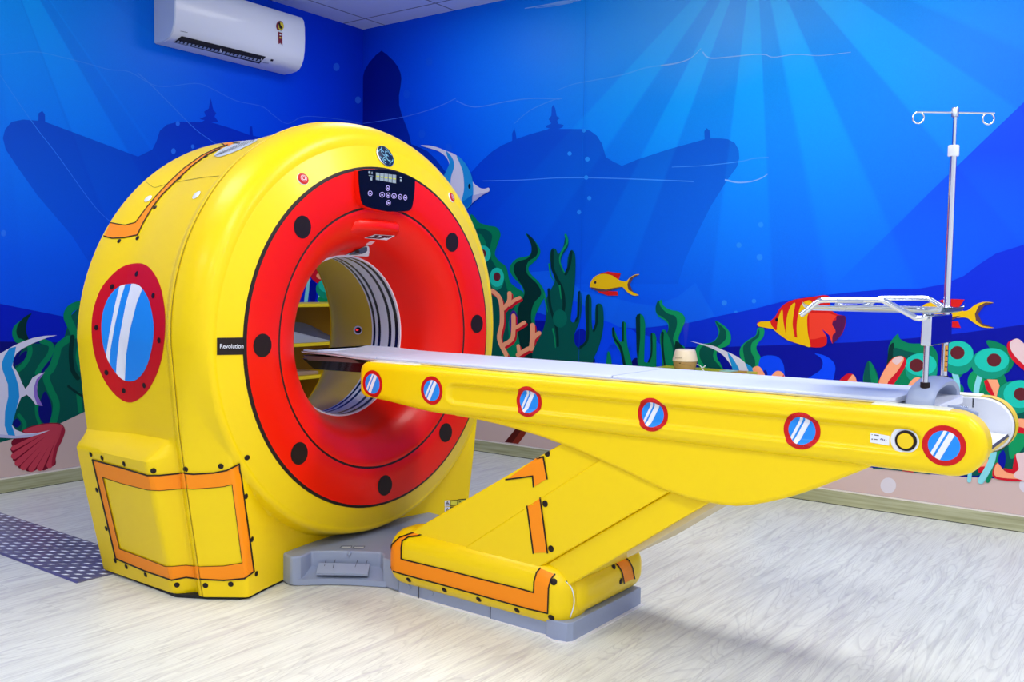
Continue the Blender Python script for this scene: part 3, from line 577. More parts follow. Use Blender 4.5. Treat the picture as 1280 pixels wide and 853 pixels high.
# ================================================================== ROOM
def node_mat(name, rough=.45, spec=.5):
    mt = bpy.data.materials.new(name); mt.use_nodes = True; nt = mt.node_tree
    b = nt.nodes['Principled BSDF']; b.inputs['Roughness'].default_value = rough; b.inputs['Specular IOR Level'].default_value = spec
    MATS[name] = mt
    return mt, nt, b
def floor_material():
    mt, nt, b = node_mat('pale_plank_vinyl', .34, .42); N, L = nt.nodes, nt.links
    tc = N.new('ShaderNodeTexCoord'); mp = N.new('ShaderNodeMapping'); mp.inputs['Rotation'].default_value = (0, 0, pi / 2)
    L.new(tc.outputs['Object'], mp.inputs['Vector'])
    br = N.new('ShaderNodeTexBrick'); L.new(mp.outputs[0], br.inputs['Vector']); br.inputs['Scale'].default_value = 1
    br.inputs['Brick Width'].default_value = 1.25; br.inputs['Row Height'].default_value = .19; br.inputs['Mortar Size'].default_value = .0008
    br.offset = .37; br.inputs['Color1'].default_value = (.25, .25, .25, 1); br.inputs['Color2'].default_value = (.75, .75, .75, 1); br.inputs['Mortar'].default_value = (0, 0, 0, 1)
    # grain: long streaks along the boards, shifted per board
    m2 = N.new('ShaderNodeMapping'); m2.inputs['Scale'].default_value = (22, 1.5, 1); L.new(tc.outputs['Object'], m2.inputs['Vector'])
    ad = N.new('ShaderNodeVectorMath'); ad.operation = 'MULTIPLY_ADD'; L.new(br.outputs['Color'], ad.inputs[0]); ad.inputs[1].default_value = (7, 5, 3); L.new(m2.outputs[0], ad.inputs[2])
    n1 = N.new('ShaderNodeTexNoise'); n1.inputs['Scale'].default_value = 1; n1.inputs['Detail'].default_value = 7; n1.inputs['Roughness'].default_value = .62; n1.inputs['Distortion'].default_value = 1.6
    L.new(ad.outputs[0], n1.inputs['Vector'])
    m3 = N.new('ShaderNodeMapping'); m3.inputs['Scale'].default_value = (70, 3.0, 1); L.new(tc.outputs['Object'], m3.inputs['Vector'])
    n3 = N.new('ShaderNodeTexNoise'); n3.inputs['Scale'].default_value = 1; n3.inputs['Detail'].default_value = 5; n3.inputs['Distortion'].default_value = .8; L.new(m3.outputs[0], n3.inputs['Vector'])
    r = N.new('ShaderNodeValToRGB'); e = r.color_ramp.elements
    e[0].position = .3; e[0].color = rgb((206, 206, 206)); e[1].position = .66; e[1].color = rgb((234, 238, 228))
    q = e.new(.44); q.color = rgb((219, 222, 214)); q = e.new(.5); q.color = rgb((227, 230, 222))
    L.new(n1.outputs['Fac'], r.inputs[0])
    mx = N.new('ShaderNodeMix'); mx.data_type = 'RGBA'; mx.blend_type = 'MULTIPLY'; mx.inputs['Factor'].default_value = .22
    r3 = N.new('ShaderNodeValToRGB'); r3.color_ramp.elements[0].position = .38; r3.color_ramp.elements[0].color = (.72, .71, .71, 1); r3.color_ramp.elements[1].position = .52; r3.color_ramp.elements[1].color = (1, 1, 1, 1)
    L.new(n3.outputs['Fac'], r3.inputs[0]); L.new(r.outputs[0], mx.inputs['A']); L.new(r3.outputs[0], mx.inputs['B'])
    m4 = N.new('ShaderNodeMix'); m4.data_type = 'RGBA'; m4.blend_type = 'MULTIPLY'; m4.inputs['Factor'].default_value = .35
    L.new(mx.outputs['Result'], m4.inputs['A']); inv = N.new('ShaderNodeMapRange'); L.new(br.outputs['Fac'], inv.inputs['Value']); inv.inputs['To Min'].default_value = 1; inv.inputs['To Max'].default_value = .6
    L.new(inv.outputs[0], m4.inputs['B'])
    # fine growth-ring contours
    m5 = N.new('ShaderNodeMapping'); m5.inputs['Scale'].default_value = (7.5, .75, 1); L.new(tc.outputs['Object'], m5.inputs['Vector'])
    a5 = N.new('ShaderNodeVectorMath'); a5.operation = 'MULTIPLY_ADD'; L.new(br.outputs['Color'], a5.inputs[0]); a5.inputs[1].default_value = (9, 4, 2); L.new(m5.outputs[0], a5.inputs[2])
    n5 = N.new('ShaderNodeTexNoise'); n5.inputs['Scale'].default_value = 1; n5.inputs['Detail'].default_value = 1.5; n5.inputs['Distortion'].default_value = .6; L.new(a5.outputs[0], n5.inputs['Vector'])
    k5 = N.new('ShaderNodeMath'); k5.operation = 'MULTIPLY'; L.new(n5.outputs['Fac'], k5.inputs[0]); k5.inputs[1].default_value = 24
    f5 = N.new('ShaderNodeMath'); f5.operation = 'FRACT'; L.new(k5.outputs[0], f5.inputs[0])
    r5 = N.new('ShaderNodeValToRGB'); e5 = r5.color_ramp.elements; e5[0].position = 0; e5[0].color = (.70, .70, .72, 1); e5[1].position = .28; e5[1].color = (1, 1, 1, 1); q = e5.new(.93); q.color = (1, 1, 1, 1); q = e5.new(1); q.color = (.70, .70, .72, 1)
    L.new(f5.outputs[0], r5.inputs[0])
    m6 = N.new('ShaderNodeMix'); m6.data_type = 'RGBA'; m6.blend_type = 'MULTIPLY'; m6.inputs['Factor'].default_value = .5; L.new(m4.outputs['Result'], m6.inputs['A']); L.new(r5.outputs[0], m6.inputs['B'])
    L.new(m6.outputs['Result'], b.inputs['Base Color'])
    bp = N.new('ShaderNodeBump'); bp.inputs['Strength'].default_value = .25; bp.inputs['Distance'].default_value = .001; L.new(n3.outputs['Fac'], bp.inputs['Height']); L.new(bp.outputs[0], b.inputs['Normal'])
    rr = N.new('ShaderNodeMapRange'); L.new(n1.outputs['Fac'], rr.inputs['Value']); rr.inputs['To Min'].default_value = .28; rr.inputs['To Max'].default_value = .46; L.new(rr.outputs[0], b.inputs['Roughness'])
    return mt
fl = MB(); fl.box(XL - .1, XR + .1, YF - .1, YB + .1, -.1, 0, floor_material())
tag(build('floor', fl, smooth=None), 'pale whitewashed plank floor under the scanner', kind='structure')

def ceiling_material():
    mt, nt, b = node_mat('ceiling_tile', .8, .2); N, L = nt.nodes, nt.links
    tc = N.new('ShaderNodeTexCoord'); sp_ = N.new('ShaderNodeSeparateXYZ'); L.new(tc.outputs['Object'], sp_.inputs[0])
    def M(op, a, c=None):
        n = N.new('ShaderNodeMath'); n.operation = op
        for i, x in enumerate((a, c)):
            if x is None: continue
            if isinstance(x, (int, float)): n.inputs[i].default_value = x
            else: L.new(x, n.inputs[i])
        return n.outputs[0]
    def line(s, o, w):
        return M('LESS_THAN', M('ABSOLUTE', M('SUBTRACT', M('FRACT', M('ADD', M('DIVIDE', M('SUBTRACT', s, o), .688), .5)), .5)), w)
    g = M('MAXIMUM', line(sp_.outputs['X'], -5.079, .011), line(sp_.outputs['Y'], 5.022, .011))
    mx = N.new('ShaderNodeMix'); mx.data_type = 'RGBA'; L.new(g, mx.inputs['Factor']); mx.inputs['A'].default_value = rgb((206, 218, 250)); mx.inputs['B'].default_value = rgb((122, 130, 162))
    L.new(mx.outputs['Result'], b.inputs['Base Color'])
    nz = N.new('ShaderNodeTexNoise'); nz.inputs['Scale'].default_value = 180; L.new(tc.outputs['Object'], nz.inputs['Vector'])
    bp = N.new('ShaderNodeBump'); bp.inputs['Strength'].default_value = .4; bp.inputs['Distance'].default_value = .002; L.new(nz.outputs['Fac'], bp.inputs['Height']); L.new(bp.outputs[0], b.inputs['Normal'])
    return mt
ce = MB(); ce.box(XL - .1, XR + .1, YF - .1, YB + .1, ZC, ZC + .1, ceiling_material())
tag(build('ceiling', ce, smooth=None), 'pale suspended ceiling of square tiles', kind='structure')
WP = mat('white_wall_paint', (222, 226, 234), .7)
w_ = MB(); w_.box(XR, XR + .1, YF, YB, 0, ZC, WP); tag(build('wall_right', w_, smooth=None), 'plain white wall out of view', kind='structure')
w_ = MB(); w_.box(XL, XR, YF - .1, YF, 0, ZC, WP); tag(build('wall_front', w_, smooth=None), 'plain white wall behind the viewer', kind='structure')

def skirting_material(name):
    mt, nt, b = node_mat(name, .55, .3); N, L = nt.nodes, nt.links
    tc = N.new('ShaderNodeTexCoord'); mp = N.new('ShaderNodeMapping'); mp.inputs['Scale'].default_value = (2.5, 2.5, 60); L.new(tc.outputs['Object'], mp.inputs['Vector'])
    nz = N.new('ShaderNodeTexNoise'); nz.inputs['Scale'].default_value = 1; nz.inputs['Detail'].default_value = 5; L.new(mp.outputs[0], nz.inputs['Vector'])
    r = N.new('ShaderNodeValToRGB'); e = r.color_ramp.elements; e[0].position = .3; e[0].color = rgb((146, 148, 112)); e[1].position = .7; e[1].color = rgb((186, 188, 156)); L.new(nz.outputs['Fac'], r.inputs[0]); L.new(r.outputs[0], b.inputs['Base Color'])
    return mt
SK = skirting_material('skirting_wood'); CAPW = mat('skirting_white_edge', (228, 222, 214), .5); GAP = mat('gap_black', (20, 20, 22), .8)
b_ = MB(); b_.box(XL, XR, YB - .018, YB, .004, .078, SK); b_.box(XL, XR, YB - .019, YB, .078, .084, CAPW); b_.box(XL, XR, YB - .017, YB, 0, .004, GAP)
tag(build('baseboard_back', b_, smooth=None), 'greenish wood grain skirting under the mural behind the table', kind='structure')
b_ = MB(); b_.box(XL, XL + .018, YF, YB - .018, .004, .078, SK); b_.box(XL, XL + .019, YF, YB - .018, .078, .084, CAPW); b_.box(XL, XL + .017, YF, YB - .018, 0, .004, GAP)
tag(build('baseboard_left', b_, smooth=None), 'greenish wood grain skirting under the shell mural', kind='structure')

# ceiling light panels with their real light
def led_panel(x, y, w, d, power, k):
    t_ = empty('ceiling_light', (x, y, ZC), 'flat white light panel set in the tiled ceiling' , 'ceiling light', 'ceiling light panels')
    f = MB(); f.box(x - w / 2 - .02, x + w / 2 + .02, y - d / 2 - .02, y + d / 2 + .02, ZC - .02, ZC - .001, WPL); build('light_frame', f, t_, smooth=None)
    p = MB(); p.box(x - w / 2, x + w / 2, y - d / 2, y + d / 2, ZC - .024, ZC - .0205, LED); build('diffuser', p, t_, smooth=None)
    ld = bpy.data.lights.new('panel_light', 'AREA'); ld.shape = 'RECTANGLE'; ld.size = w; ld.size_y = d; ld.energy = power; ld.color = (1.0, .985, .95)
    lo = bpy.data.objects.new('panel_light', ld); COL.objects.link(lo); lo.location = (x, y, ZC - .03)
LIGHTS = [(-1.25, 1.1, 1.2, .6, 32), (-1.25, 3.35, 1.2, .6, 46), (1.1, 1.1, 1.2, .6, 32), (1.1, 3.35, 1.2, .6, 46), (-3.55, 1.5, 1.2, .6, 20), (-4.1, 4.2, .6, .6, 9), (-1.25, -1.0, 1.2, .6, 24), (1.1, -1.0, 1.2, .6, 24), (-3.55, -1.0, 1.2, .6, 16)]
for i, (x, y, w, d, e) in enumerate(LIGHTS): led_panel(x, y, w, d, e, i)

# ================================================================ SCANNER
def w_side(z):
    """half width of the body at height z below the bore centre line"""
    pts = [(0, .745), (.35, .80), (.65, .842), (.965, .872)]
    for (a, va), (b, vb) in zip(pts, pts[1:]):
        if z <= b: return va + (vb - va) * (z - a) / (b - a)
    return .872
def outline(n1=72, n2=96):
    """near-side foot, up, over, and down: list of (dy, z, ny, nz)"""
    o = []
    for i in range(n1): 
        z = GZ * i / n1; o.append((-w_side(z), z, -1.0, -.08))
    for i in range(n2 + 1):
        f = pi - pi * i / n2; R_ = .872 + .034 * sin(f)
        o.append((R_ * cos(f), GZ + R_ * sin(f), cos(f), sin(f)))
    for i in range(n1 - 1, -1, -1):
        z = GZ * i / n1; o.append((w_side(z), z, 1.0, -.08))
    return o
OUT = outline()
def sstep(a, b, x):
    t_ = min(1, max(0, (x - a) / (b - a))); return t_ * t_ * (3 - 2 * t_)
def rear_off(x, dy, z, ny, nz):
    up = max(0, nz)
    t_ = (-2.958 - x)
    o = 0
    if t_ < .005: o = -.012 + 3.0 * t_
    elif t_ < .012: o = .003
    else: o = .003 - .018 * sstep(.012, .06, t_)
    # flare towards the back rim
    o += .045 * sstep(.30, .56, t_) * (1 - .75 * up) - .03 * up * sstep(.05, .5, t_)
    if t_ > .585: o -= 1.3 * (t_ - .585) 
    # lower equipment bump
    bz = 1 - min(1, max(0, (z - .540) / .064)); bz = bz if bz < .8 else .8 + .2 * sin((bz - .8) / .2 * pi / 2)
    bx = sstep(.05, .115, t_)
    tgt = (.89 - w_side(.535)) if z > .3 else None
    amount = (.046 + .030 * min(1, z / .535))
    if z < GZ: o = o * (1 - bz * bx) + bz * bx * (amount - (1.2 * (t_ - .60) if t_ > .60 else 0))
    return o
XS = [-2.958, -2.9605, -2.963, -2.966, -2.970, -2.978, -2.988, -3.0, -3.01, -3.02, -3.03, -3.045, -3.06, -3.075, -3.1, -3.15, -3.2, -3.25, -3.3, -3.35, -3.4, -3.45, -3.49, -3.52, -3.54, -3.555, -3.57, -3.585, -3.60, -3.615]
def refine(vals, lo, hi, n): return sorted(set(vals + [lo + (hi - lo) * i / n for i in range(n + 1)]))
rows = []
OUTR = []
for i, p in enumerate(OUT):
    OUTR.append(p)
    if i + 1 < len(OUT):
        a, b = p, OUT[i + 1]
        if False: OUTR += [tuple(a[k] + (b[k] - a[k]) * j / 2 for k in range(4)) for j in (1,)]
rc = MB()
for x in XS:
    rows.append([(x, GY + p[0] + p[2] * rear_off(x, *p), max(0.0115, p[1] + p[3] * rear_off(x, *p))) for p in OUTR])
rc.grid(rows, YEL)
# rear face with rounded rim closing to the rear bore opening
rear = rows[-1]
inner = []
for (x, y, z) in rear:
    d = Vector((0, y - GY, z - GZ)); d.normalize(); inner.append((x - .005, GY + d.y * .50, GZ + d.z * .50))
mid1 = [(x - .02, y + (GY - y) * .03, max(.0115, z + (GZ - z) * .03)) for x, y, z in rear]
rc.grid([rear, mid1, inner], YEL)
gantry = empty('scanner_gantry', (-3.2, GY, 0), 'yellow ring scanner dressed as a submarine, red bore front, standing on the floor', 'scanner')
rear_cover = build('rear_cover', rc, gantry, smooth=32)

# ---- front cover: polar height field
def ro(th):
    """distance from the bore centre to the body outline along angle th"""
    c, s_ = cos(th), sin(th)
    if s_ >= 0: return .872 + .034 * s_
    lo, hi = 0, 2.0
    for _ in range(40):
        r = (lo + hi) / 2; z = GZ + r * s_
        if z < 0 or abs(r * c) > w_side(max(z, 0)): hi = r
        else: lo = r
    return lo
ctz = [atan2(-GZ, .745), atan2(-GZ, -.745) + 2 * pi]
ths = sorted(set([2 * pi * i / 220 for i in range(111)] + [pi + pi * i / 420 for i in range(1, 420)] + [c % (2 * pi) for c in ctz]))
def xplinth(dy, z):
    e = w_side(min(z, GZ)) - abs(dy)
    face = -2.818 - .115 * (1 - min(1, (abs(dy) / .655)) ** 2) - .0 * z
    edge = -2.955 + 1.32 * max(0, e)
    k = .012
    # smooth minimum of the two planes
    h = max(0, min(1, .5 + .5 * (edge - face) / k)); return edge * (1 - h) + face * h - k * h * (1 - h)
def xring(r):
    if r <= .80: return -2.762 - .038 * (r - .71) / .09
    q = r - .80
    return -2.80 - (.03 * (1 - sqrt(max(0, 1 - min(1, q / .03) ** 2))) if q < .03 else .03 + 4 * (q - .03))
fr = MB(); rows = []
NR = 40
for th in ths:
    R_ = ro(th); row = []
    up = sstep(-.55, .05, sin(th))
    for r in (.708, .712, .74, .77, .79, .797):
        row.append((xring(r) if r > .709 else -2.775, r, th))
    for i in range(NR + 1):
        t_ = i / NR; t_ = t_ ** 1.15
        r = .80 + (R_ - .80) * t_
        xu = -2.80 - .155 * (1 - sqrt(max(0, 1 - t_ ** 2.3)))
        if up < 1:
            dy, z = r * cos(th), GZ + r * sin(th)
            a, b = xring(r), xplinth(dy, z); k = .007 + .016 * max(0, -cos(th))
            h = max(0, min(1, .5 + .5 * (a - b) / k)); xl = b * (1 - h) + a * h + k * h * (1 - h)
            xl = min(xl, -2.80) if r > .80 else -2.80
            xl = max(xl, -2.955)
        else: xl = xu
        row.append((xu * up + xl * (1 - up), r, th))
    row.append((-2.958, R_ * .988, th))
    rows.append([(x, GY + r * cos(th_), max(.0115, GZ + r * sin(th_))) for x, r, th_ in row])
rows.append(rows[0])
fr.grid(rows, YEL)
front_cover = build('front_cover', fr, gantry, smooth=38)

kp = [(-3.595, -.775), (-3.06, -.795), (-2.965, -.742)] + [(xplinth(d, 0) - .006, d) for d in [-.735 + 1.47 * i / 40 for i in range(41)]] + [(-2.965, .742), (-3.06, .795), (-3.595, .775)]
kb_ = MB(); kb_.prism([(x, GY + d, .001) for x, d in kp], (0, 0, .012), GAP)  # black strip paints the shade of the gap between covers and floor
build('floor_gap_strip', kb_, gantry, smooth=None)['label'] = 'thin black strip standing in for the shaded gap at the floor'
# ---- red bore front
rb = MB()
PR = [(.7125, .0), (.711, .005), (.704, .0075), (.700, .0085), (.60, .004), (.5500, .0), (.5455, -.003), (.541, -.0015), (.525, -.004), (.50, -.012), (.47, -.026), (.44, -.047), (.415, -.072), (.396, -.10), (.382, -.135), (.37, -.17), (.358, -.2), (.35, -.218)]
MT = [BLK, BLK, BLK, RED, RED, BLK, BLK] + [RED] * 12
PR = [(r, h - 2.764) for r, h in PR]
rb.lathe([(r, h) for r, h in PR], (0, GY, GZ), (1, 0, 0), RED, seg=128, mats=MT)
red_front = build('bore_front', rb, gantry, smooth=40); red_front['label'] = 'red dished bore surround with black bolts'
# striped scan window ring
sr = MB(); x0, x1 = -2.982, -3.17
bands = [(0, .06, WPL), (.06, .17, STRIPE), (.17, .30, STRIPEW), (.30, .40, STRIPE), (.40, .68, STRIPEW), (.68, .77, STRIPE), (.77, .87, STRIPEW), (.87, .95, STRIPE), (.95, 1, WPL)]
pr = [(.352, x0)] + []; ms = []
pr = [(.343 + .007 * a, x0 + (x1 - x0) * a) for a, _, _ in bands] + [(.35, x1)]; ms = [b_[2] for b_ in bands]
sr.lathe([(.352, x0)] + pr, (0, GY, GZ), (1, 0, 0), WPL, seg=128, mats=[WPL] + ms)
ring = build('scan_window_ring', sr, gantry, smooth=40); ring['label'] = 'grey ring with black stripes inside the bore'
# yellow bore liner
bl = MB(); bl.lathe([(.353, -3.17), (.354, -3.2), (.358, -3.27), (.37, -3.36), (.392, -3.44), (.42, -3.50), (.455, -3.55), (.49, -3.59), (.505, -3.622)], (0, GY, GZ), (1, 0, 0), BORE, seg=128)
liner = build('bore_liner', bl, gantry, smooth=60)
# laser window
S_bore = Surf([liner])
lw = MB(); S_bore.decal(lw, ell(448, 413, 5.6, 5.6, 20), WHT, .003, 4); S_bore.decal(lw, ell(448.5, 413, 4.0, 3.8, 20), BLK, .004, 4)
S_bore.decal(lw, ell(447.5, 412.6, 1.8, 1.1, 12), mat('laser_red', (255, 60, 50), .4, emit=((255, 40, 30), 1.5)), .005, 4)
build('laser_window', lw, gantry, smooth=None, merge=False)

S = Surf([rear_cover, front_cover, red_front])
# bolts on the red face
dots(S, 'painted_bolt', [(q, .0435) for q in [(378, 284), (565, 303), (596, 405), (557, 541), (481, 607), (374, 567), (328, 432)]], gantry, 'big black painted bolt on the red face', n=32)

# ---- side porthole
t = T(90, 300, 3.28)
ph = MB()
outer = t(sp([(268, 96), (310, 108), (345, 150), (370, 215), (383, 310), (381, 400), (368, 490), (340, 570), (300, 632), (245, 667), (195, 650), (145, 595), (108, 520), (87, 440), (81, 360), (88, 290), (112, 215), (150, 160), (205, 112)]))
S.decal(ph, outer, DRED, .0012, 5)
inner_ = t(sp([(243, 181), (280, 190), (312, 235), (330, 300), (337, 370), (328, 450), (305, 525), (270, 570), (235, 580), (200, 565), (160, 515), (132, 445), (122, 370), (128, 300), (150, 240), (190, 195)]))
port = build('porthole', ph, gantry, smooth=None, merge=False); port['label'] = 'large red rimmed porthole'
pg = MB(); S.decal(pg, inner_, SKY, .0022, 5)
def clip_in(poly, inside):
    """clip poly by convex polygon"""
    out = list(poly); area = sum(a[0] * b[1] - b[0] * a[1] for a, b in zip(inside, inside[1:] + inside[:1]))
    ins = inside if area > 0 else inside[::-1]
    for a, b in zip(ins, ins[1:] + ins[:1]):
        res = []
        for p, q in zip(out, out[1:] + out[:1]):
            sd = lambda v: (b[0] - a[0]) * (v[1] - a[1]) - (b[1] - a[1]) * (v[0] - a[0])
            sp1, sq1 = sd(p), sd(q)
            if sp1 >= 0: res.append(p)
            if (sp1 >= 0) != (sq1 >= 0):
                u_ = sp1 / (sp1 - sq1); res.append((p[0] + (q[0] - p[0]) * u_, p[1] + (q[1] - p[1]) * u_))
        out = res
        if not out: break
    return out
for band in ([(205, 160), (229, 160), (203, 240), (178, 350), (160, 450), (154, 540), (130, 560), (142, 470), (155, 390), (178, 270)], [(252, 160), (302, 175), (268, 260), (240, 370), (225, 470), (218, 600), (180, 600), (186, 500), (197, 400), (222, 270)]):
    c_ = clip_in(t(band), inner_)
    if c_: S.decal(pg, c_, WHT, .0030, 5)
g_ = build('porthole_glass', pg, port, smooth=None, merge=False); g_.matrix_parent_inverse = Matrix.Identity(4)
bpy.context.view_layer.update(); rl_ = []
for x, y in [(267, 140), (335, 229), (359, 412), (298, 597), (214, 618), (143, 544), (102, 360), (166, 193)]:
    rl_.append((t([(x, y)])[0], .0105))
dots(S, 'porthole_rivet', rl_, port, off=.003)

# ---- orange trim bands
def outlined(mb, pts_outer, pts_inner_lines, w=1.0): pass
ot = MB(); bk = MB()
t = T(90, 500, 3.158)
# frame quad: outer and inner boundary (near panel)
outerL = [(84, 236), (200, 268), (300, 298), (345, 298), (435, 289), (480, 293), (560, 288), (612, 278), (660, 252), (716, 678), (680, 705), (600, 712), (505, 707), (450, 700), (395, 711), (290, 675), (175, 626)]
innerL = [(124, 305), (200, 330), (300, 355), (345, 358), (436, 350), (480, 352), (560, 346), (600, 342), (632, 334), (672, 643), (600, 655), (505, 658), (450, 652), (395, 657), (370, 657), (280, 622), (190, 588)]
def poly_strip(mb, A_, B_, mt, off):
    n = len(A_)
    for i in range(n):
        j = (i + 1) % n
        S.decal(mb, [A_[i], A_[j], B_[j], B_[i]], mt, off, 1.5)
oT, iT = t(outerL), t(innerL)
poly_strip(ot, oT, iT, ORG, .0026)
def offs(P_, d):
    c = (sum(p[0] for p in P_) / len(P_), sum(p[1] for p in P_) / len(P_)); out = []
    n = len(P_)
    for i, p in enumerate(P_):
        a, b = P_[i - 1], P_[(i + 1) % n]; dx, dy = b[0] - a[0], b[1] - a[1]; l = math.hypot(dx, dy)
        nx, ny = dy / l, -dx / l
        if (p[0] - c[0]) * nx + (p[1] - c[1]) * ny < 0: nx, ny = -nx, -ny
        out.append((p[0] + nx * d, p[1] + ny * d))
    return out
def line_on(mb, P_, w, off=.002, closed=True, surf=None):
    P_ = list(P_); n = len(P_)
    for i in range(n if closed else n - 1):
        a, b = P_[i], P_[(i + 1) % n]; dx, dy = b[0] - a[0], b[1] - a[1]; l = math.hypot(dx, dy) or 1
        ux, uy = dx / l * w * .4, dy / l * w * .4; nx, ny = -dy / l * w / 2, dx / l * w / 2
        (surf or S).decal(mb, [(a[0] - ux + nx, a[1] - uy + ny), (b[0] + ux + nx, b[1] + uy + ny), (b[0] + ux - nx, b[1] + uy - ny), (a[0] - ux - nx, a[1] - uy - ny)], BLK, off + .0008, 3)
line_on(bk, oT, 1.9, .003); line_on(bk, iT, .7, .003)
build('trim_band', ot, gantry, smooth=None, merge=False)['label'] = 'orange frame painted on the lower side'
build('trim_line', bk, gantry, smooth=None, merge=False)['label'] = 'black outline of the orange frame'
ot = MB(); bk = MB()
# upper band sweeping over the shoulder
t = T(90, 160, 4.265)
A1 = [(206, 506), (240, 513), (285, 520), (340, 506), (400, 425), (450, 365), (520, 290), (600, 215), (690, 150), (760, 115), (830, 92), (800, 82), (788, 76)]
A2 = [(172, 578), (215, 590), (280, 586), (350, 572), (380, 510), (430, 425), (480, 360), (560, 280), (640, 205), (720, 145), (790, 112), (862, 88), (875, 78)]
a1, a2 = t(A1[:11] ), t(A2[:11])
for i in range(len(a1) - 1): S.decal(ot, [a1[i], a1[i + 1], a2[i + 1], a2[i]], ORG, .0014, 4)
line_on(bk, a1, 1.0, closed=False); line_on(bk, a2, 1.2, closed=False)
S.decal(ot, t([(790, 76), (850, 68), (862, 80), (850, 94), (812, 96)]), ORG, .0014, 4)
line_on(bk, t([(785, 76), (812, 94)]), 1.2, closed=False); line_on(bk, t([(845, 68), (866, 82), (895, 84)]), 1.2, closed=False)
build('trim_band', ot, gantry, smooth=None, merge=False)['label'] = 'orange band over the top'
build('trim_line', bk, gantry, smooth=None, merge=False)['label'] = 'black outline of the orange band'
# rivets
rl_ = []
t = T(90, 500, 3.158)
for x, y in [(75, 215), (119, 229), (206, 253), (321, 280), (448, 274), (588, 262), (691, 228), (687, 381), (710, 551), (727, 687), (627, 728), (527, 733), (414, 731), (291, 691), (215, 659), (171, 635), (136, 508), (99, 356)]:
    rl_.append((t([(x, y)])[0], .0105))
t = T(90, 160, 4.265)
for x, y in [(252, 604), (350, 588), (443, 425), (573, 271), (715, 154), (870, 68)]: rl_.append((t([(x, y)])[0], .0095))
dots(S, 'rivet', rl_, gantry, h=.002)
# white plugs, top vent, panel seam
dots(S, 'cover_plug', [(t([(x, y)])[0], r) for x, y, r in [(407, 379, .018), (665, 359, .020)]], gantry, 'small white round plug', h=.003, off=.002, n=24, mt=WPL)
tv = MB(); S.decal(tv, t(sp([(760, 148), (765, 138), (800, 112), (860, 88), (920, 68), (985, 62), (980, 74), (930, 100), (870, 128), (810, 150), (775, 156)])), mat('vent_grey', (196, 204, 214), .5), .002, 3)
for i in range(14):
    f = i / 13; a = (775 + f * 195, 148 - f * 78); line_on(tv, t([(a[0] - 14 + f * 8, a[1] + 8), (a[0] + 20 - f * 10, a[1] - 16)]), .35, .0032, closed=False)
build('top_vent', tv, gantry, smooth=None, merge=False)['label'] = 'pale ribbed vent on top'
sm = MB(); SE = mat('panel_seam', (120, 100, 0), .6)
def seam(pts, w=.5):
    for a, b in zip(pts, pts[1:]):
        dx, dy = b[0] - a[0], b[1] - a[1]; l = math.hypot(dx, dy) or 1; nx, ny = -dy / l * w / 2, dx / l * w / 2
        S.decal(sm, [(a[0] + nx, a[1] + ny), (b[0] + nx, b[1] + ny), (b[0] - nx, b[1] - ny), (a[0] - nx, a[1] - ny)], SE, .001, 6)
seam(t(sp([(398, 290), (420, 308), (445, 318), (500, 302), (600, 282), (700, 265), (785, 257)], closed=False) if False else smoothpoly([(398, 290), (420, 308), (445, 318), (500, 302), (600, 282), (700, 265), (785, 257)], 3, False)))
build('cover_seam', sm, gantry, smooth=None, merge=False)
sg = MB(); sg.grid([[(x, GY + p[0] + p[2] * .0022, max(.0115, p[1] + p[3] * .0022)) for p in OUT] for x in (-2.9585, -2.9555)], SE)
build('cover_seam', sg, gantry, smooth=40)['label'] = 'dark seam between front and rear covers'

# ---- control panel on the gantry
cp = MB()
def gx(y, z, x=-2.74): return (x, y, z)
hw = .168
pts = []
R0 = .700
for i in range(13):
    dy = -hw + 2 * hw * i / 12; pts.append((GY + dy, GZ + sqrt(R0 ** 2 - dy ** 2)))
low = [(.166, 1.60), (.160, 1.56), (.152, 1.527), (.142, 1.512), (.125, 1.505), (.06, 1.497), (0, 1.494), (-.06, 1.497), (-.125, 1.505), (-.142, 1.512), (-.152, 1.527), (-.160, 1.56), (-.166, 1.60)]
pts += [(GY + a, z) for a, z in low]
def inset(P_, s_): 
    cy_, cz_ = GY, 1.575; return [(cy_ + (y - cy_) * s_, cz_ + (z - cz_) * s_) for y, z in P_]
base_o = [(-2.775, y, z) for y, z in inset(pts, 1.045)]; frt = [(-2.738, y, z) for y, z in inset(pts, 1.0)]
cp.grid([base_o + base_o[:1], frt + frt[:1]], RED)
housing = build('control_panel', cp, gantry, smooth=30); housing['label'] = 'dark glass control panel in a red surround'
gp = MB(); f2 = [(-2.735, y, z) for y, z in inset(pts, .995)]; gp.prism(f2, (-.004, 0, 0), NAVYP)
glass = build('panel_face', gp, housing, smooth=None)
SP = Surf([glass])
tp = T(440, 180, 9.478)
ds = MB(); SP.decal(ds, tp([(276, 338), (524, 370), (520, 468), (274, 425)]), LCD, .0015, 20); 
for x in (276, 325, 374, 424, 472, 521): line_on(ds, tp([(x, 340 + (x - 276) * .13), (x - 2, 424 + (x - 276) * .17)]), .5, .0022, False, SP)
for x, y in ((300, 384), (350, 393), (400, 402), (450, 408), (498, 415)): SP.decal(ds, tp([(x - 17, y - 8), (x + 17, y - 4), (x + 17, y + 8), (x - 17, y + 4)]), LCDY, .0025, 20)
build('display', ds, glass, smooth=None, merge=False)
ic = MB()
def ring2(cx_, cy_, rx, ry, w, mt, off=.0015):
    o, i_ = ell(cx_, cy_, rx, ry, 20), ell(cx_, cy_, rx - w, ry - w, 20)
    for k in range(20): SP.decal(ic, tp([o[k], o[(k + 1) % 20], i_[(k + 1) % 20], i_[k]]), mt, off, 30)
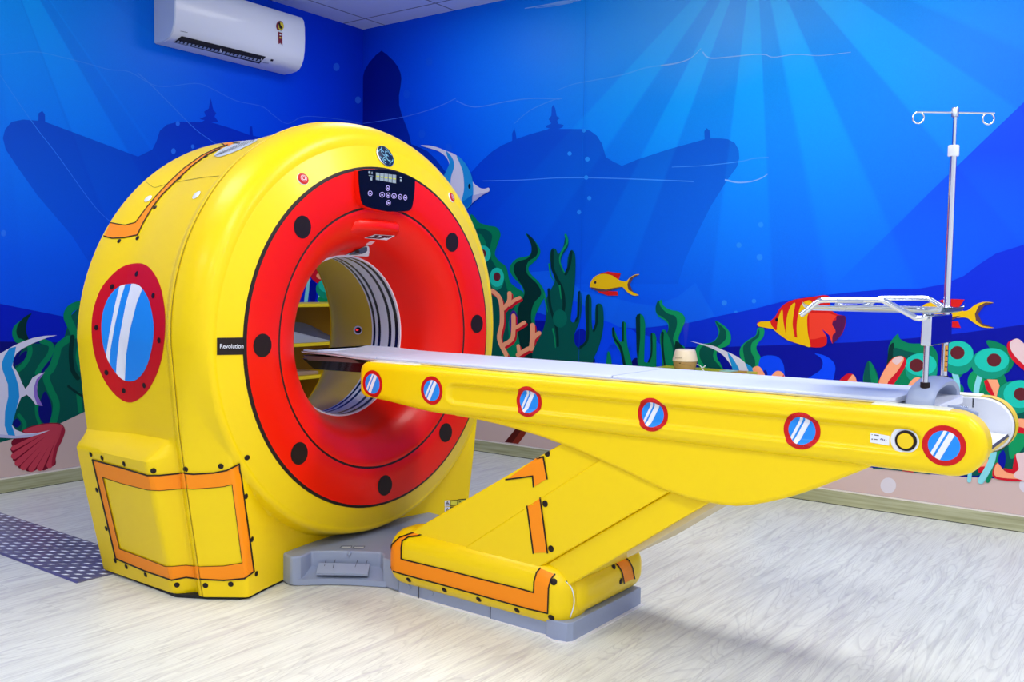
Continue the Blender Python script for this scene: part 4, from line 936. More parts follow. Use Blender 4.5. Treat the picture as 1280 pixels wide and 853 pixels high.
for x, y, rx in ((212, 586, 27), (354, 603, 32), (426, 610, 26), (495, 617, 30), (568, 628, 25), (628, 637, 23), (421, 524, 24), (430, 698, 25)):
    ring2(x, y, rx, 32, 7, LILAC); SP.decal(ic, tp([(x - 10, y - 8), (x + 11, y - 3), (x + 8, y + 12), (x - 12, y + 8)]), LILAC, .0015, 30)
for pts_ in ([(192, 322), (216, 326), (214, 358), (190, 352)], [(195, 370), (245, 378), (244, 386), (195, 378)], [(215, 395), (238, 400), (236, 436), (213, 430)], [(228, 330), (240, 332), (240, 360), (228, 356)], [(562, 390), (588, 396), (588, 412), (562, 406)], [(566, 418), (586, 424), (585, 452), (565, 446)]):
    SP.decal(ic, tp(pts_), LCD, .0015, 30)
build('button_icons', ic, glass, smooth=None, merge=False)

# emergency buttons
eb = MB()
for q in ((378.5, 224), (564, 247)):
    p, n = S.hit(q)
    e_ = MB()
    e_.lathe([(.0001, .008), (.014, .008), (.020, .007), (.0225, .004), (.0245, 0)], p, n, DRED, seg=28, mats=[DRED, DRED, DRED, WHT])
    ee = build('stop_button', e_, gantry, smooth=40); ee['label'] = 'round red button with white rim'
    i_ = MB(); i_.lathe([(.0055, .0088), (.0075, .0088)], p, n, WHT, seg=20)
    i_.lathe([(.0115, .0088), (.0130, .0088)], p, n, WHT, seg=20)
    build('button_mark', i_, ee, smooth=None)
# round monogram badge
p, n = S.hit((481, 195.5))
bd = MB(); bd.lathe([(.0001, .004), (.046, .004), (.0485, .003), (.049, 0)], p + n * .001, n, mat('badge_navy', (8, 26, 58), .3), seg=36, mats=[MATS['badge_navy'], STEEL, STEEL])
badge = build('badge', bd, gantry, smooth=40); badge['label'] = 'dark round monogram badge'
# interlaced script letters of the monogram and the four swirls round the rim
BT = mat('badge_aqua', (120, 180, 205), .4)
mg = MB(); bx_ = Vector((0, 0, 1)).cross(n).normalized(); by_ = n.cross(bx_)
def rib(points, w, c, k=4):
    o = stroke(points, w, k=k); mg.sheet([c + n * .0050 + bx_ * x + by_ * z for x, z in o], BT)
c0 = p + n * .001
rib([(-.006, .018), (-.014, .022), (-.02, .014), (-.014, .004), (-.004, -.004), (-.006, -.018), (-.016, -.022), (-.02, -.014), (-.012, -.008)], .004, c0)
rib([(.018, .02), (.008, .022), (.004, .012), (.012, .004), (.004, .0), (.002, -.012), (.01, -.022), (.02, -.018)], .004, c0)
rib([(-.012, .0), (.0, .004), (.016, .0)], .003, c0)
for k in range(4):
    a0 = pi / 4 + k * pi / 2; rib([(cos(a0 + d) * (.037 + e), sin(a0 + d) * (.037 + e)) for d, e in ((-.55, .003), (-.25, -.004), (.1, .0), (.42, .003))], .004, c0)
for k in range(40): pass
build('monogram', mg, badge, smooth=None, merge=False)

# text plates
def text_on(body_, size, parent, p, xdir, up, mt, off=.0015, name='lettering', bold=False, surf=None):
    cu = bpy.data.curves.new(name, 'FONT'); cu.body = body_; cu.size = size; cu.align_x = 'CENTER'; cu.align_y = 'CENTER'; cu.offset = .0006 if bold else 0
    o = bpy.data.objects.new(name, cu); COL.objects.link(o)
    bpy.context.view_layer.update(); me = bpy.data.meshes.new_from_object(o); bpy.data.objects.remove(o)
    me.materials.clear(); me.materials.append(mt)
    xd = Vector(xdir).normalized(); n_ = xd.cross(Vector(up)).normalized(); u_ = n_.cross(xd)
    for v in me.vertices:
        v.co = Vector(p) + xd * v.co.x * (.86 if surf else 1) + u_ * v.co.y + n_ * off
        if surf:
            hh = surf.t.ray_cast(v.co + n_ * .05, -n_, .12)
            if hh[0] is not None: v.co = hh[0] + n_ * off
    ob = bpy.data.objects.new(name, me); COL.objects.link(ob); ob.parent = parent; ob.matrix_parent_inverse = Matrix.Identity(4)
    rt = parent
    loc = parent.matrix_world.translation if parent.parent is None else Vector((0, 0, 0))
    bpy.context.view_layer.update(); ob.matrix_parent_inverse = parent.matrix_world.inverted()
    return ob
np_ = MB(); S.decal(np_, [(271, 422.5), (305, 422), (305, 443.5), (271, 444)], BLK, .002, 1.5)
plate = build('name_plate', np_, gantry, smooth=None, merge=False); plate['label'] = 'black name strip'
a, n1_ = S.hit((273, 433)); b, _ = S.hit((303, 433)); m_, mn = S.hit((288, 433))
xd = (b - a); upv = Vector((0, 0, 1))
text_on('Revolution', .0225, plate, m_ + xd * .03, xd, upv, WHT, .0095, surf=S)
# warning labels on the plinth
wl = MB(); tw = T(450, 500, 5.333)
for dy_ in (0, 44):
    sh = lambda P_: tw([(x, y + dy_) for x, y in P_])
    S.decal(wl, sh([(563, 672), (700, 662), (700, 700), (563, 712)]), mat('label_lime', (226, 222, 60), .5), .0015, 8)
    S.decal(wl, sh([(563, 672), (598, 669), (598, 708), (563, 712)]), WHT, .002, 8)
    for seg_ in ([(570, 702), (580, 678), (592, 700), (570, 702)], [(600, 672), (648, 668), (648, 700), (600, 706), (600, 672)]): line_on(wl, sh(seg_), .7, .0026, False)
    line_on(wl, sh([(655, 666), (702, 662)]), 1.1, .0026, False); line_on(wl, sh([(658, 680), (668, 679)]), .9, .0026, False); line_on(wl, sh([(579, 692), (583, 692)]), .9, .0026, False)
build('warning_label', wl, gantry, smooth=None, merge=False)['label'] = 'small warning sticker near the floor'

# ---- red display boss above the bore
bs = MB()
def sec(y, dz=0, dx=0): return [(-2.83, y, 1.478 + dz), (-2.80 + dx, y, 1.462 + dz), (-2.775 + dx, y, 1.456 + dz), (-2.764 + dx, y, 1.447 + dz), (-2.762 + dx, y, 1.424 + dz), (-2.770 + dx, y, 1.412 + dz), (-2.85, y, 1.375 + dz * .5), (-2.93, y, 1.325)]
rows = []
for dy_, dz, dx in ((-.185, -.03, -.075), (-.150, -.012, -.03), (-.135, -.003, -.008), (-.12, 0, 0), (0, .003, .003), (.105, 0, 0), (.118, -.003, -.008), (.13, -.012, -.03), (.155, -.03, -.075)):
    rows.append(sec(GY - .01 + dy_, dz, dx))
bs.grid(rows, RED); bs.add(rows[0], [list(range(8))], RED); bs.add(rows[-1], [list(range(8))[::-1]], RED)
boss = build('display_boss', bs, gantry, smooth=50); boss['label'] = 'red hooded display above the bore'
SB = Surf([boss, red_front])
sc_ = MB(); tb = T(420, 240, 9.48)
SB.decal(sc_, tb([(330, 545), (460, 500), (700, 515), (600, 570)]), WHT, .002, 8); SB.decal(sc_, tb([(350, 540), (465, 505), (665, 517), (598, 556)]), mat('small_screen', (40, 44, 56), .2), .003, 8)
SB.decal(sc_, tb([(395, 522), (440, 505), (462, 508), (420, 528)]), WHT, .004, 8); SB.decal(sc_, tb([(470, 530), (515, 508), (545, 512), (505, 532)]), WHT, .004, 8)
SB.decal(sc_, tb([(345, 622), (405, 580), (465, 582), (410, 628)]), mat('tag_pink', (240, 190, 196), .4), .002, 8)
build('small_screen', sc_, boss, smooth=None, merge=False)
tc_ = MB(); SB.decal(tc_, tb(sp([(110, 745), (200, 705), (340, 640), (375, 632), (392, 660), (390, 730), (375, 758), (280, 756), (180, 750)])), WHT, .003, 8); SB.decal(tc_, tb(sp([(150, 730), (240, 680), (350, 642), (368, 660), (355, 700), (290, 728), (200, 735)])), mat('lens_slate', (70, 84, 112), .15), .005, 8)
SB.decal(tc_, tb(ell(245, 690, 28, 20)), BLK, .007, 8)
build('bore_camera', tc_, gantry, smooth=None, merge=False)['label'] = 'white rimmed dark lens inside the bore lip'

# ---- grey plinth shoe with the recessed pedal
gr = MB()
H_ = .125
foot = [(-2.83, 2.20), (-2.79, 2.30), (-2.83, 2.41), (-2.81, 2.425), (-2.735, 2.455), (-2.63, 2.505), (-2.55, 2.545), (-2.47, 2.60), (-2.42, 2.66), (-2.42, 3.02), (-2.47, 3.08), (-2.60, 3.17), (-2.72, 3.24), (-2.84, 3.28), (-3.0, 3.3), (-3.0, 2.3)]
foot = None
d_ = Vector((.817, .576, 0)); nn_ = Vector((-.576, .817, 0)); P0 = Vector((-2.817, 2.408, 0)); LW = .3645
def fp(a, b, z=0): p = P0 + d_ * (a * LW) + nn_ * b; return (p.x, p.y, z)
def curve_in(a): return .020 * sin(pi * a)     # the front is slightly hollow in plan
body_pts = [fp(-.09, .02), fp(-.03, .0), fp(.0, .0), fp(.07, .012), fp(.10, .03), fp(.14, .085), fp(.5, .093), fp(.90, .088), fp(.955, .05), fp(.965, .006), fp(1.0, .0), (-2.447, 2.612, 0), (-2.447, 3.02, 0), (-2.50, 3.06, 0), (-2.62, 3.08, 0), (-2.70, 3.11, 0), (-2.75, 3.24, 0), (-2.80, 3.28, 0), (-3.0, 3.3, 0), (-3.0, 2.45, 0)]
FH = .118
gr.prism([(x, y, .003) for x, y, z in body_pts], (0, 0, FH - .003), GRY)
shoe = build('base_shoe', gr, gantry, smooth=30, bevel=.007); shoe['label'] = 'grey floor shoe with a recessed pedal'
lp = MB(); N_ = 16; rows = []
for i in range(N_ + 1):
    a = .0 + i / N_ * 1.0; c = curve_in(a)
    rows.append([fp(a, c, .003), fp(a, c, .026), fp(a, c + .012, .028), fp(a, .092, .060)])
lp.grid(rows, GRY)
build('pedal_recess', lp, shoe, smooth=30).matrix_parent_inverse = shoe.matrix_world.inverted()
pd = MB(); rows = []
for i in range(11):
    a = .235 + .56 * i / 10; c = .012 * sin(pi * i / 10)
    rows.append([fp(a, .020 + c * .3, .040), fp(a, .018 + c * .3, .049), fp(a, .024 + c * .3, .054), fp(a, .066, .076), fp(a, .070, .072), fp(a, .070, .055)])
pd.grid(rows, GRY); pd.add(rows[0], [list(range(6))], GRY); pd.add(rows[-1], [list(range(6))[::-1]], GRY)
pedal = build('pedal', pd, shoe, smooth=30); pedal.matrix_parent_inverse = shoe.matrix_world.inverted()
pg_ = MB()
for i in range(1): pg_.box(0, .0001, 0, .0001, 0, .0001, GRYD)
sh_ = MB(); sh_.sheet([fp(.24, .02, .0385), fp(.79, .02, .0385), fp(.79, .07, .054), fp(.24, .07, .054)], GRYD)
o_ = build('pedal_gap', sh_, shoe, smooth=None); o_.matrix_parent_inverse = shoe.matrix_world.inverted()
SF = Surf([pedal, shoe, red_front, front_cover])
tl = T(350, 640, 7.106); gl = MB()
for P_ in ([(408, 430), (395, 485)], [(492, 425), (472, 500)], [(690, 430), (668, 495)], [(776, 430), (762, 480)]):
    gl = MB(); line_on(gl, tl(P_), .5, .001, False, SF)
    if gl.v: build('pedal_groove', gl, shoe, smooth=None, merge=False).matrix_parent_inverse = shoe.matrix_world.inverted()
kb = MB(); p, n = SF.hit(tl([(615, 372)])[0]); kb.lathe([(.0001, .006), (.007, .006), (.010, .003), (.0105, 0)], p, (-.2, -.75, .6), GRY, seg=20)
build('foot_switch', kb, shoe, smooth=40).matrix_parent_inverse = shoe.matrix_world.inverted()
lb = MB(); PALEG = mat('label_pale', (214, 222, 226), .5)
for P_, Q_ in (([(530, 328), (548, 308), (640, 308), (628, 328)], [(556, 314), (632, 313), (626, 322), (550, 323)]), ([(645, 330), (658, 310), (755, 310), (742, 330)], [(664, 316), (745, 315), (738, 325), (656, 326)])):
    lb = MB(); SF.decal(lb, tl(P_), GRY, .0008, 8); line_on(lb, tl(P_ + P_[:1]), .35, .0012, False, SF); SF.decal(lb, tl(Q_), PALEG, .001, 8)
    build('shoe_label', lb, shoe, smooth=None, merge=False).matrix_parent_inverse = shoe.matrix_world.inverted()
lb = MB()
t2 = T(470, 640, 3.657)
for P_ in ([(166, 66), (186, 60), (196, 74), (176, 82)], [(188, 76), (205, 72), (212, 82), (194, 88)]): SF.decal(lb, t2(P_), PALEG, .001, 8)
build('shoe_label', lb, shoe, smooth=None, merge=False).matrix_parent_inverse = shoe.matrix_world.inverted()

# ========================================================== PATIENT TABLE
table = empty('scanner_table', (-1.9, GY, 0), 'long yellow scanner table with porthole side rails on a slanted pedestal', 'scanner table')
def mirror(mb):
    o = MB(); o.v = [Vector((v.x, 2 * GY - v.y, v.z)) for v in mb.v]; o.f = [f[::-1] for f in mb.f]; o.m = list(mb.m); o.mats = list(mb.mats); return o
XA, XB, ZT = -2.628, -.41, .890
def zbot(x): return .722 + .030 * (1 - sstep(-2.62, -2.2, x))
def rail_sdf(x, z):
    """signed distance to the rail's side outline, negative inside"""
    zb = zbot(x)
    if x > -1.5:
        r = .084; cz_ = (ZT + zb) / 2
        ax = abs(x - (XB - r)) if x > XB - r else 0
        if x > XB - r: return math.hypot(ax, z - cz_) - r
        return max(z - ZT, zb - z)
    r = .034
    qx = (XA + r) - x; qt = z - (ZT - r); qb = (zb + r) - z
    if qx > 0 and qt > 0: return math.hypot(qx, qt) - r
    if qx > 0 and qb > 0: return math.hypot(qx, qb) - r
    return max(XA - x, z - ZT, zb - z)
def zrange(x):
    zb, zt = zbot(x), ZT
    if x > XB - .084:
        h = sqrt(max(0, .084 ** 2 - (x - XB + .084) ** 2)); c = (ZT + zb) / 2; return c - h, c + h
    if x < XA + .034:
        h = .034 - sqrt(max(0, .034 ** 2 - (XA + .034 - x) ** 2)); return zb + h, zt - h
    return zb, zt
def rail_y(x, z, pl=0):
    d = max(0, -rail_sdf(x, z)); R_ = .030
    y = 2.568
    if d < R_: y += R_ * .85 * (1 - sqrt(max(0, 1 - (1 - d / R_) ** 2)))
    # long shallow groove with a raised lip
    gx0, gx1, gz, gr_ = -2.142, -.600, .804, .036
    px = min(max(x, gx0), gx1); g = math.hypot(x - px, z - gz) - gr_
    y += .0125 * (1 - sstep(-.012, .003, g)) - .0022 * math.exp(-((g - .006) / .004) ** 2)
    # faint belly curve
    y += .004 * abs((z - .806) / .08) ** 2
    return y
cols = []
x = XA
while x < XB:
    cols.append(x)
    e = min(x - XA, XB - x); x += .0012 if e < .004 else (.004 if e < .05 else (.008 if (abs(x + 2.16) < .05 or abs(x + .58) < .06) else .02))
cols.append(XB - .0002)
rl = MB(); rows = []; NV = 54
zs = [i / NV for i in range(NV + 1)]
zs = [.5 - .5 * cos(pi * z) if False else z for z in zs]
back = []
for x in cols:
    a, b = zrange(x); rows.append([(x, rail_y(x, a + (b - a) * (.5 - .5 * cos(pi * z)) * 1.0), a + (b - a) * (.5 - .5 * cos(pi * z))) for z in zs])
rl.grid(rows, YEL)
# edge to the inner side
rim = [r[0] for r in rows] + rows[-1][1:-1] + [r[-1] for r in rows[::-1]] + rows[0][::-1][1:-1]
inn = [(x, 2.652, z) for x, y, z in rim]
rl.grid([rim + rim[:1], inn + inn[:1]], YEL)
# white liner on the inner side, inset from the edge
near_rail = build('side_rail', rl, table, smooth=40); near_rail['label'] = 'near yellow side rail with portholes'
far_rail = build('side_rail', mirror(rl), table, smooth=40); far_rail['label'] = 'far yellow side rail'
for k, rail in ((0, near_rail), (1, far_rail)):
    li = MB(); c = ((XA + XB) / 2, .806)
    r1 = [(c[0] + (x - c[0]) * .9985, 2.652, c[1] + (z - c[1]) * .985) for x, y, z in rim]; r2 = [(c[0] + (x - c[0]) * .9935, 2.662, c[1] + (z - c[1]) * .93) for x, y, z in rim]
    li.grid([[(x, 2.648, z) for x, y, z in r1] + [(r1[0][0], 2.648, r1[0][2])], r2 + r2[:1]], WPL); li.sheet(r2, WPL)
    o_ = build('rail_liner', li if k == 0 else mirror(li), rail, smooth=30); o_['label'] = 'white inner liner'; o_.matrix_parent_inverse = rail.matrix_world.inverted()
SR = Surf([near_rail])
def on_rail(mb, pts, mt, off, cell=.012):
    bm = bmesh.new(); v2 = [Vector((p[0], p[1], 0)) for p in pts]; vs = [bm.verts.new(v) for v in v2]
    for tt in tessellate_polygon([v2]):
        try: bm.faces.new([vs[i] for i in tt])
        except ValueError: pass
    for ax in (0, 1):
        lo = min(p[ax] for p in pts); hi = max(p[ax] for p in pts); k = lo + cell
        while k < hi:
            bmesh.ops.bisect_plane(bm, geom=bm.verts[:] + bm.edges[:] + bm.faces[:], plane_co=(k if ax == 0 else 0, k if ax else 0, 0), plane_no=(ax == 0, ax == 1, 0)); k += cell
    bm.verts.index_update(); P_ = [Vector((v.co.x, rail_y(v.co.x, v.co.y) - off, v.co.y)) for v in bm.verts]
    mb.add(P_, [[v.index for v in f.verts] for f in bm.faces], mt); bm.free()
for cx_, cz_ in ((-2.548, .809), (-2.246, .807), (-1.818, .803), (-1.348, .803), (-.88, .802), (-.508, .803)):
    R1, R2 = .0525, .0385
    o_ = MB(); ring_ = ell(cx_, cz_, R1, R1, 48); inn_ = ell(cx_, cz_, R2, R2, 48)
    for i in range(48): on_rail(o_, [ring_[i], ring_[(i + 1) % 48], inn_[(i + 1) % 48], inn_[i]], DRED, .0010, .006)
    po = build('porthole', o_, near_rail, smooth=None, merge=False); po['label'] = 'small red rimmed porthole'; po.matrix_parent_inverse = near_rail.matrix_world.inverted()
    g = MB(); on_rail(g, inn_, SKY, .0010, .006)
    for a, b in ((-.021, -.012), (-.006, .010)):
        # slanted reflections painted across the glass
        band = [(cx_ + a - .022, cz_ - .045), (cx_ + b - .022, cz_ - .045), (cx_ + b + .022, cz_ + .045), (cx_ + a + .022, cz_ + .045)]
        c_ = clip_in(band, inn_)
        if c_: on_rail(g, c_, WHT, .0017, .006)
    build('porthole_glass', g, po, smooth=None, merge=False).matrix_parent_inverse = Matrix.Identity(4)
# round yellow button and its sticker
bt = MB(); c = (-.603, rail_y(-.603, .804) + .001, .804)
bt.lathe([(.0001, .012), (.019, .012), (.0205, .010), (.0215, .008), (.0265, .007), (.0275, .004), (.033, .006), (.0385, .004), (.0395, 0)], c, (0, -1, 0), YEL, seg=36, mats=[MATS['yellow_satin'], MATS['yellow_satin'], BLK, BLK, BLK, WHT, WHT, WHT])
o_ = build('release_button', bt, near_rail, smooth=40); o_['label'] = 'yellow round button in black and white ring'; o_.matrix_parent_inverse = near_rail.matrix_world.inverted()
st = MB(); on_rail(st, [(-.694, .789), (-.645, .786), (-.645, .812), (-.694, .816)], WHT, .0010)
for P_ in ([(-.6905, .8095), (-.6885, .8095), (-.6885, .8115), (-.6905, .8115)], [(-.6905, .797), (-.6875, .797), (-.6875, .800), (-.6905, .800)], [(-.684, .8095), (-.672, .809), (-.672, .811), (-.684, .8115)], [(-.684, .798), (-.675, .7975), (-.675, .7995), (-.684, .800)]): on_rail(st, P_, BLK, .0016)
o_ = build('button_label', st, near_rail, smooth=None, merge=False); o_.matrix_parent_inverse = near_rail.matrix_world.inverted()
sq = MB(); PUR = mat('ink_violet', (60, 50, 130), .5)
for P_ in ([(-.6685, .799), (-.6665, .8035), (-.6645, .8035), (-.6655, .799)], [(-.6635, .798), (-.6625, .8025), (-.6605, .8025), (-.661, .798)], [(-.6590, .7975), (-.6585, .8015), (-.656, .8015), (-.657, .7975)], [(-.6545, .796), (-.6525, .7995), (-.651, .7995), (-.653, .796)]): on_rail(sq, P_, PUR, .0017)
build('label_script', sq, o_, smooth=None, merge=False).matrix_parent_inverse = o_.matrix_world.inverted()
# white top edging strips on both rails
for k, rail in ((0, near_rail), (1, far_rail)):
    for xa, xb in ((-2.59, -2.36), (-.70, -.505)):
        e_ = MB(); e_.box(xa, xb, 2.598, 2.655, ZT - .003, ZT + .003, mat('top_strip', (240, 240, 214), .35))
        o_ = build('rail_cap', e_ if k == 0 else mirror(e_), rail, smooth=30, bevel=.002); o_['label'] = 'pale cap on the rail top'; o_.matrix_parent_inverse = rail.matrix_world.inverted()

# belly below the rails
bl_ = [(-2.24, .735), (-2.15, .7195), (-2.057, .7155), (-1.96, .708), (-1.861, .696), (-1.78, .685), (-1.70, .669), (-1.62, .652), (-1.546, .633), (-1.47, .613), (-1.398, .592), (-1.34, .575), (-1.29, .563), (-1.23, .554), (-1.178, .5505), (-1.12, .550), (-1.076, .553), (-1.03, .563), (-.979, .579), (-.93, .598), (-.886, .617), (-.83, .645), (-.776, .675), (-.73, .700), (-.692, .722), (-.66, .745), (-.66, .79), (-2.24, .79)]
be = MB(); be.prism([(x, 2.588, z) for x, z in bl_], (0, 2 * (GY - 2.588), 0), YEL)
belly = build('table_belly', be, table, smooth=30, bevel=.012)
# central deck
dk = MB(); dk.box(-2.60, -.74, 2.665, 2 * GY - 2.665, .74, .868, WPL)
build('deck_body', dk, table, smooth=30, bevel=.004)
# foot end tray
ft = MB(); prof = [(-.80, .800), (-.60, .797), (-.52, .792), (-.45, .787), (-.428, .787), (-.424, .780), (-.430, .765), (-.455, .742), (-.50, .726), (-.60, .7235), (-.80, .7235)]
y0_, y1_ = 2.655, 2 * GY - 2.655
ft.grid([[(x, y0_, z) for x, z in prof[:5]], [(x, y1_, z) for x, z in prof[:5]]], WPL); ft.grid([[(x, y0_, z) for x, z in prof[4:6]], [(x, y1_, z) for x, z in prof[4:6]]], GRYD); ft.grid([[(x, y0_, z) for x, z in prof[5:]], [(x, y1_, z) for x, z in prof[5:]]], YEL)
o_ = build('foot_end_tray', ft, table, smooth=40); o_['label'] = 'open white tray at the table end'
sm_ = MB(); yy = y1_ - .001
sm_.box(-.72, -.535, yy - .010, yy + .004, .822, .858, STEEL)
pl_ = build('bracket_plate', sm_, far_rail, smooth=None, bevel=.002); pl_.matrix_parent_inverse = far_rail.matrix_world.inverted(); pl_['label'] = 'steel bracket plate'
for i, (x, z) in enumerate(((-.578, .838), (-.510, .852), (-.507, .833))):
    s_ = MB(); s_.lathe([(.0001, .004), (.0065 if i else .009, .004), (.008 if i else .0095, .002), (.008, 0)], (x, yy - (.010 if i == 0 else 0) + .001, z), (0, -1, 0), BLK if i == 0 else CHR, seg=18)
    o_ = build('screw', s_, far_rail, smooth=40); o_.matrix_parent_inverse = far_rail.matrix_world.inverted()
sl = MB(); sl.box(-.70, -.52, yy - .004, yy, .866, .884, PALEG); sl.box(-.526, -.520, yy - .006, yy, .855, .884, GRYD)
build('bracket_plate', sl, far_rail, smooth=None, bevel=.001).matrix_parent_inverse = far_rail.matrix_world.inverted()

# cradle: long board with a shaped head end reaching through the bore
cr = MB()
def cr_w(x): return .208
def cr_top(x, v):  # v in -1..1 across; the head end is dished
    k = sstep(0, 1, (-2.66 - x) / .25)
    return .8965 + k * (.008 * v * v - .009 * (1 - v * v))
xs = [-.65, -.80, -1.2, -1.6, -2.0, -2.4, -2.6] + [-2.66 - .02 * i for i in range(19)] + [-3.03, -3.038]
rows_t, rows_b = [], []
for x in xs:
    hw_ = cr_w(x) - (.008 if x < -3.035 else 0)
    rows_t.append([(x, GY + hw_ * v / 6, cr_top(x, v / 6)) for v in range(-6, 7)])
    rows_b.append([(x, GY + hw_ * .985 * v / 6, cr_top(x, v / 6) - .0055) for v in range(-6, 7)])
cr.grid(rows_t, WPL); cr.grid(rows_b, TAUPE, flip=True)
for e in (0, -1):
    cr.grid([[r[e] for r in rows_t], [r[e] for r in rows_b]], WPL)
cr.grid([rows_t[-1], rows_b[-1]], WPL); cr.grid([rows_t[0], rows_b[0]], WPL)
build('cradle_board', cr, table, smooth=40)['label'] = 'white cradle board'
ct_ = MB(); ct_.prism([(x, 2.645, z) for x, z in ((-2.735, .891), (-3.036, .888), (-3.005, .868), (-2.70, .875))], (0, 2 * (GY - 2.645), 0), TAUPE)
build('head_slab', ct_, table, smooth=30, bevel=.003)['label'] = 'taupe slab under the head end'
cb_ = MB(); cb_.prism([(x, 2.695, z) for x, z in ((-3.095, .868), (-3.02, .826), (-2.60, .834), (-2.60, .869))], (0, 2 * (GY - 2.695), 0), CARB)
build('cradle_beam', cb_, table, smooth=20)['label'] = 'black carbon beam under the cradle'

# pedestal
L1 = lambda x: .267 + .70 * (x + 2.072)
L2 = lambda x: .288 + .69 * (x + 1.695)
L0 = lambda x: .296 + .615 * (x + 2.306)
L3 = lambda x: .236 + .722 * (x + 1.598)
def arm(name, fa, fb, xa, xb, xc, xd_, y, lab=None, depth=None):
    m_ = MB(); m_.prism([(xa, y, fa(xa)), (xb, y, fa(xb)), (xd_, y, fb(xd_)), (xc, y, fb(xc))], (0, depth or 2 * (GY - y), 0), YEL)
    o = build(name, m_, table, smooth=30, bevel=.006)
    if lab: o['label'] = lab
    return o
arm1 = arm('upper_arm_cover', L0, lambda x: L1(x) - .01, -2.45, -1.50, -2.26, -1.35, 2.603)
arm2 = arm('arm_cover', L1, L2, -2.24, -1.36, -1.92, -1.20, 2.598)
arm3 = arm('lower_arm_cover', L2, L3, -1.88, -1.15, -1.72, -1.08, 2.612)
bb = MB(); bb.prism([(x, 2.64, L3(x) + o) for x, o in ((-1.46, .002), (-1.09, .002), (-1.09, -.020), (-1.46, -.020))], (0, .35, 0), BEIGE)
build('arm_edge_strip', bb, table, smooth=30)['label'] = 'beige strip below the arm'
fd = MB()
fd.prism([(-2.49, 2.572, .036), (-1.652, 2.572, .030), (-1.652, 2.572, .225), (-1.74, 2.572, .252), (-2.40, 2.572, .262), (-2.49, 2.572, .24)], (0, .19, 0), YEL)
fender = build('base_cover', fd, table, smooth=45)
bv = fender.modifiers.new('bevel', 'BEVEL'); bv.width = .072; bv.segments = 10; bv.limit_method = 'ANGLE'; bv.angle_limit = radians(50)
ro_ = MB(); ro_.box(-1.84, -1.634, 2.618, 3.12, .060, .232, YEL)
roller = build('end_cover', ro_, table, smooth=45); bv = roller.modifiers.new('bevel', 'BEVEL'); bv.width = .072; bv.segments = 10; bv.limit_method = 'ANGLE'; bv.angle_limit = radians(50)
core = MB(); core.box(-2.44, -1.76, 2.65, 3.07, .055, .235, YEL); build('base_core', core, table, smooth=30, bevel=.04)
pb = MB()
pb.prism([(-2.44, 2.606, .003), (-2.40, 2.606, .003), (-1.99, 2.604, .003), (-1.985, 2.598, .003), (-1.74, 2.596, .003), (-1.735, 2.585, .003), (-1.70, 2.576, .003), (-1.652, 2.585, .003), (-1.640, 2.605, .003), (-1.638, 3.075, .003), (-2.44, 3.075, .003)], (0, 0, .066), GRY)
plinth = build('base_plinth', pb, table, smooth=30, bevel=.003); plinth['label'] = 'grey base plinth'
for x in (-2.33, -1.985, -1.735):
    js = MB(); js.box(x - .0015, x + .0015, 2.5905 if x > -1.9 else 2.597, 2.60, .004, .060, GRYD)
    build('plinth_joint', js, plinth, smooth=None).matrix_parent_inverse = plinth.matrix_world.inverted()
ck = MB(); ck.prism([(-2.43, 2.598, .0005), (-1.99, 2.596, .0005), (-1.75, 2.588, .0005), (-1.70, 2.566, .0005), (-1.645, 2.575, .0005), (-1.628, 2.60, .0005), (-1.625, 3.08, .0005), (-1.66, 3.08, .0005), (-1.66, 2.62, .0005), (-2.43, 2.62, .0005)], (0, 0, .005), mat('sealant', (240, 238, 236), .5))
build('sealant_bead', ck, table, smooth=None)['label'] = 'white sealant along the floor'
for x, y, z in ((-2.385, 2.604, .035), (-2.27, 2.604, .038)):
    s_ = MB(); s_.lathe([(.0001, .003), (.008, .003), (.010, 0)], (x, y, z), (0, -1, 0), GRY, seg=18); build('screw', s_, plinth, smooth=40).matrix_parent_inverse = plinth.matrix_world.inverted()
bpy.context.view_layer.update()
SA = Surf([arm1, arm2, arm3]); SBc = Surf([fender, roller])
ot = MB(); bk = MB(); rv = MB()
t = T(540, 540, 4.739)
SA.decal(ot, t([(560, 445), (645, 395), (690, 715), (600, 718)]), ORG, .0018, 3); line_on(bk, t([(565, 440), (602, 720)]), 1.9, .002, False, SA); line_on(bk, t([(643, 392), (686, 718)]), 1.9, .002, False, SA)
SA.decal(ot, t([(440, 285), (615, 160), (660, 150), (685, 275), (605, 325), (598, 262)]), ORG, .0018, 3)
line_on(bk, t([(440, 283), (598, 262), (603, 325)]), 1.9, .002, False, SA); line_on(bk, t([(625, 158), (661, 148), (684, 278)]), 1.9, .002, False, SA)
for o_ in (build('trim_band', ot, table, smooth=None, merge=False), build('trim_line', bk, table, smooth=None, merge=False)): o_['label'] = 'orange and black marking on the slanted arm'
ot = MB(); bk = MB()
dots(SA, 'rivet', [(t([q])[0], .0115) for q in ((684, 128), (671, 426), (706, 693))], table, h=.002)
t = T(470, 640, 3.657)
band_o = [(235, 86), (170, 98), (110, 118), (76, 150), (63, 185), (62, 232), (72, 268), (120, 284), (300, 332), (500, 388), (700, 444), (786, 464), (790, 350), (800, 310), (818, 288)]
band_i = [(235, 96), (190, 112), (150, 116), (122, 134), (117, 165), (117, 190), (117, 214), (125, 218), (300, 260), (500, 312), (640, 346), (722, 369), (724, 320), (735, 280), (752, 260)]
for i in range(len(band_o) - 1):
    SBc.decal(ot, t([band_o[i], band_o[i + 1], band_i[i + 1], band_i[i]]), ORG, .0018, 2)
line_on(bk, t(band_o), 1.7, .0022, False, SBc); line_on(bk, t(band_i), 1.7, .0022, False, SBc)
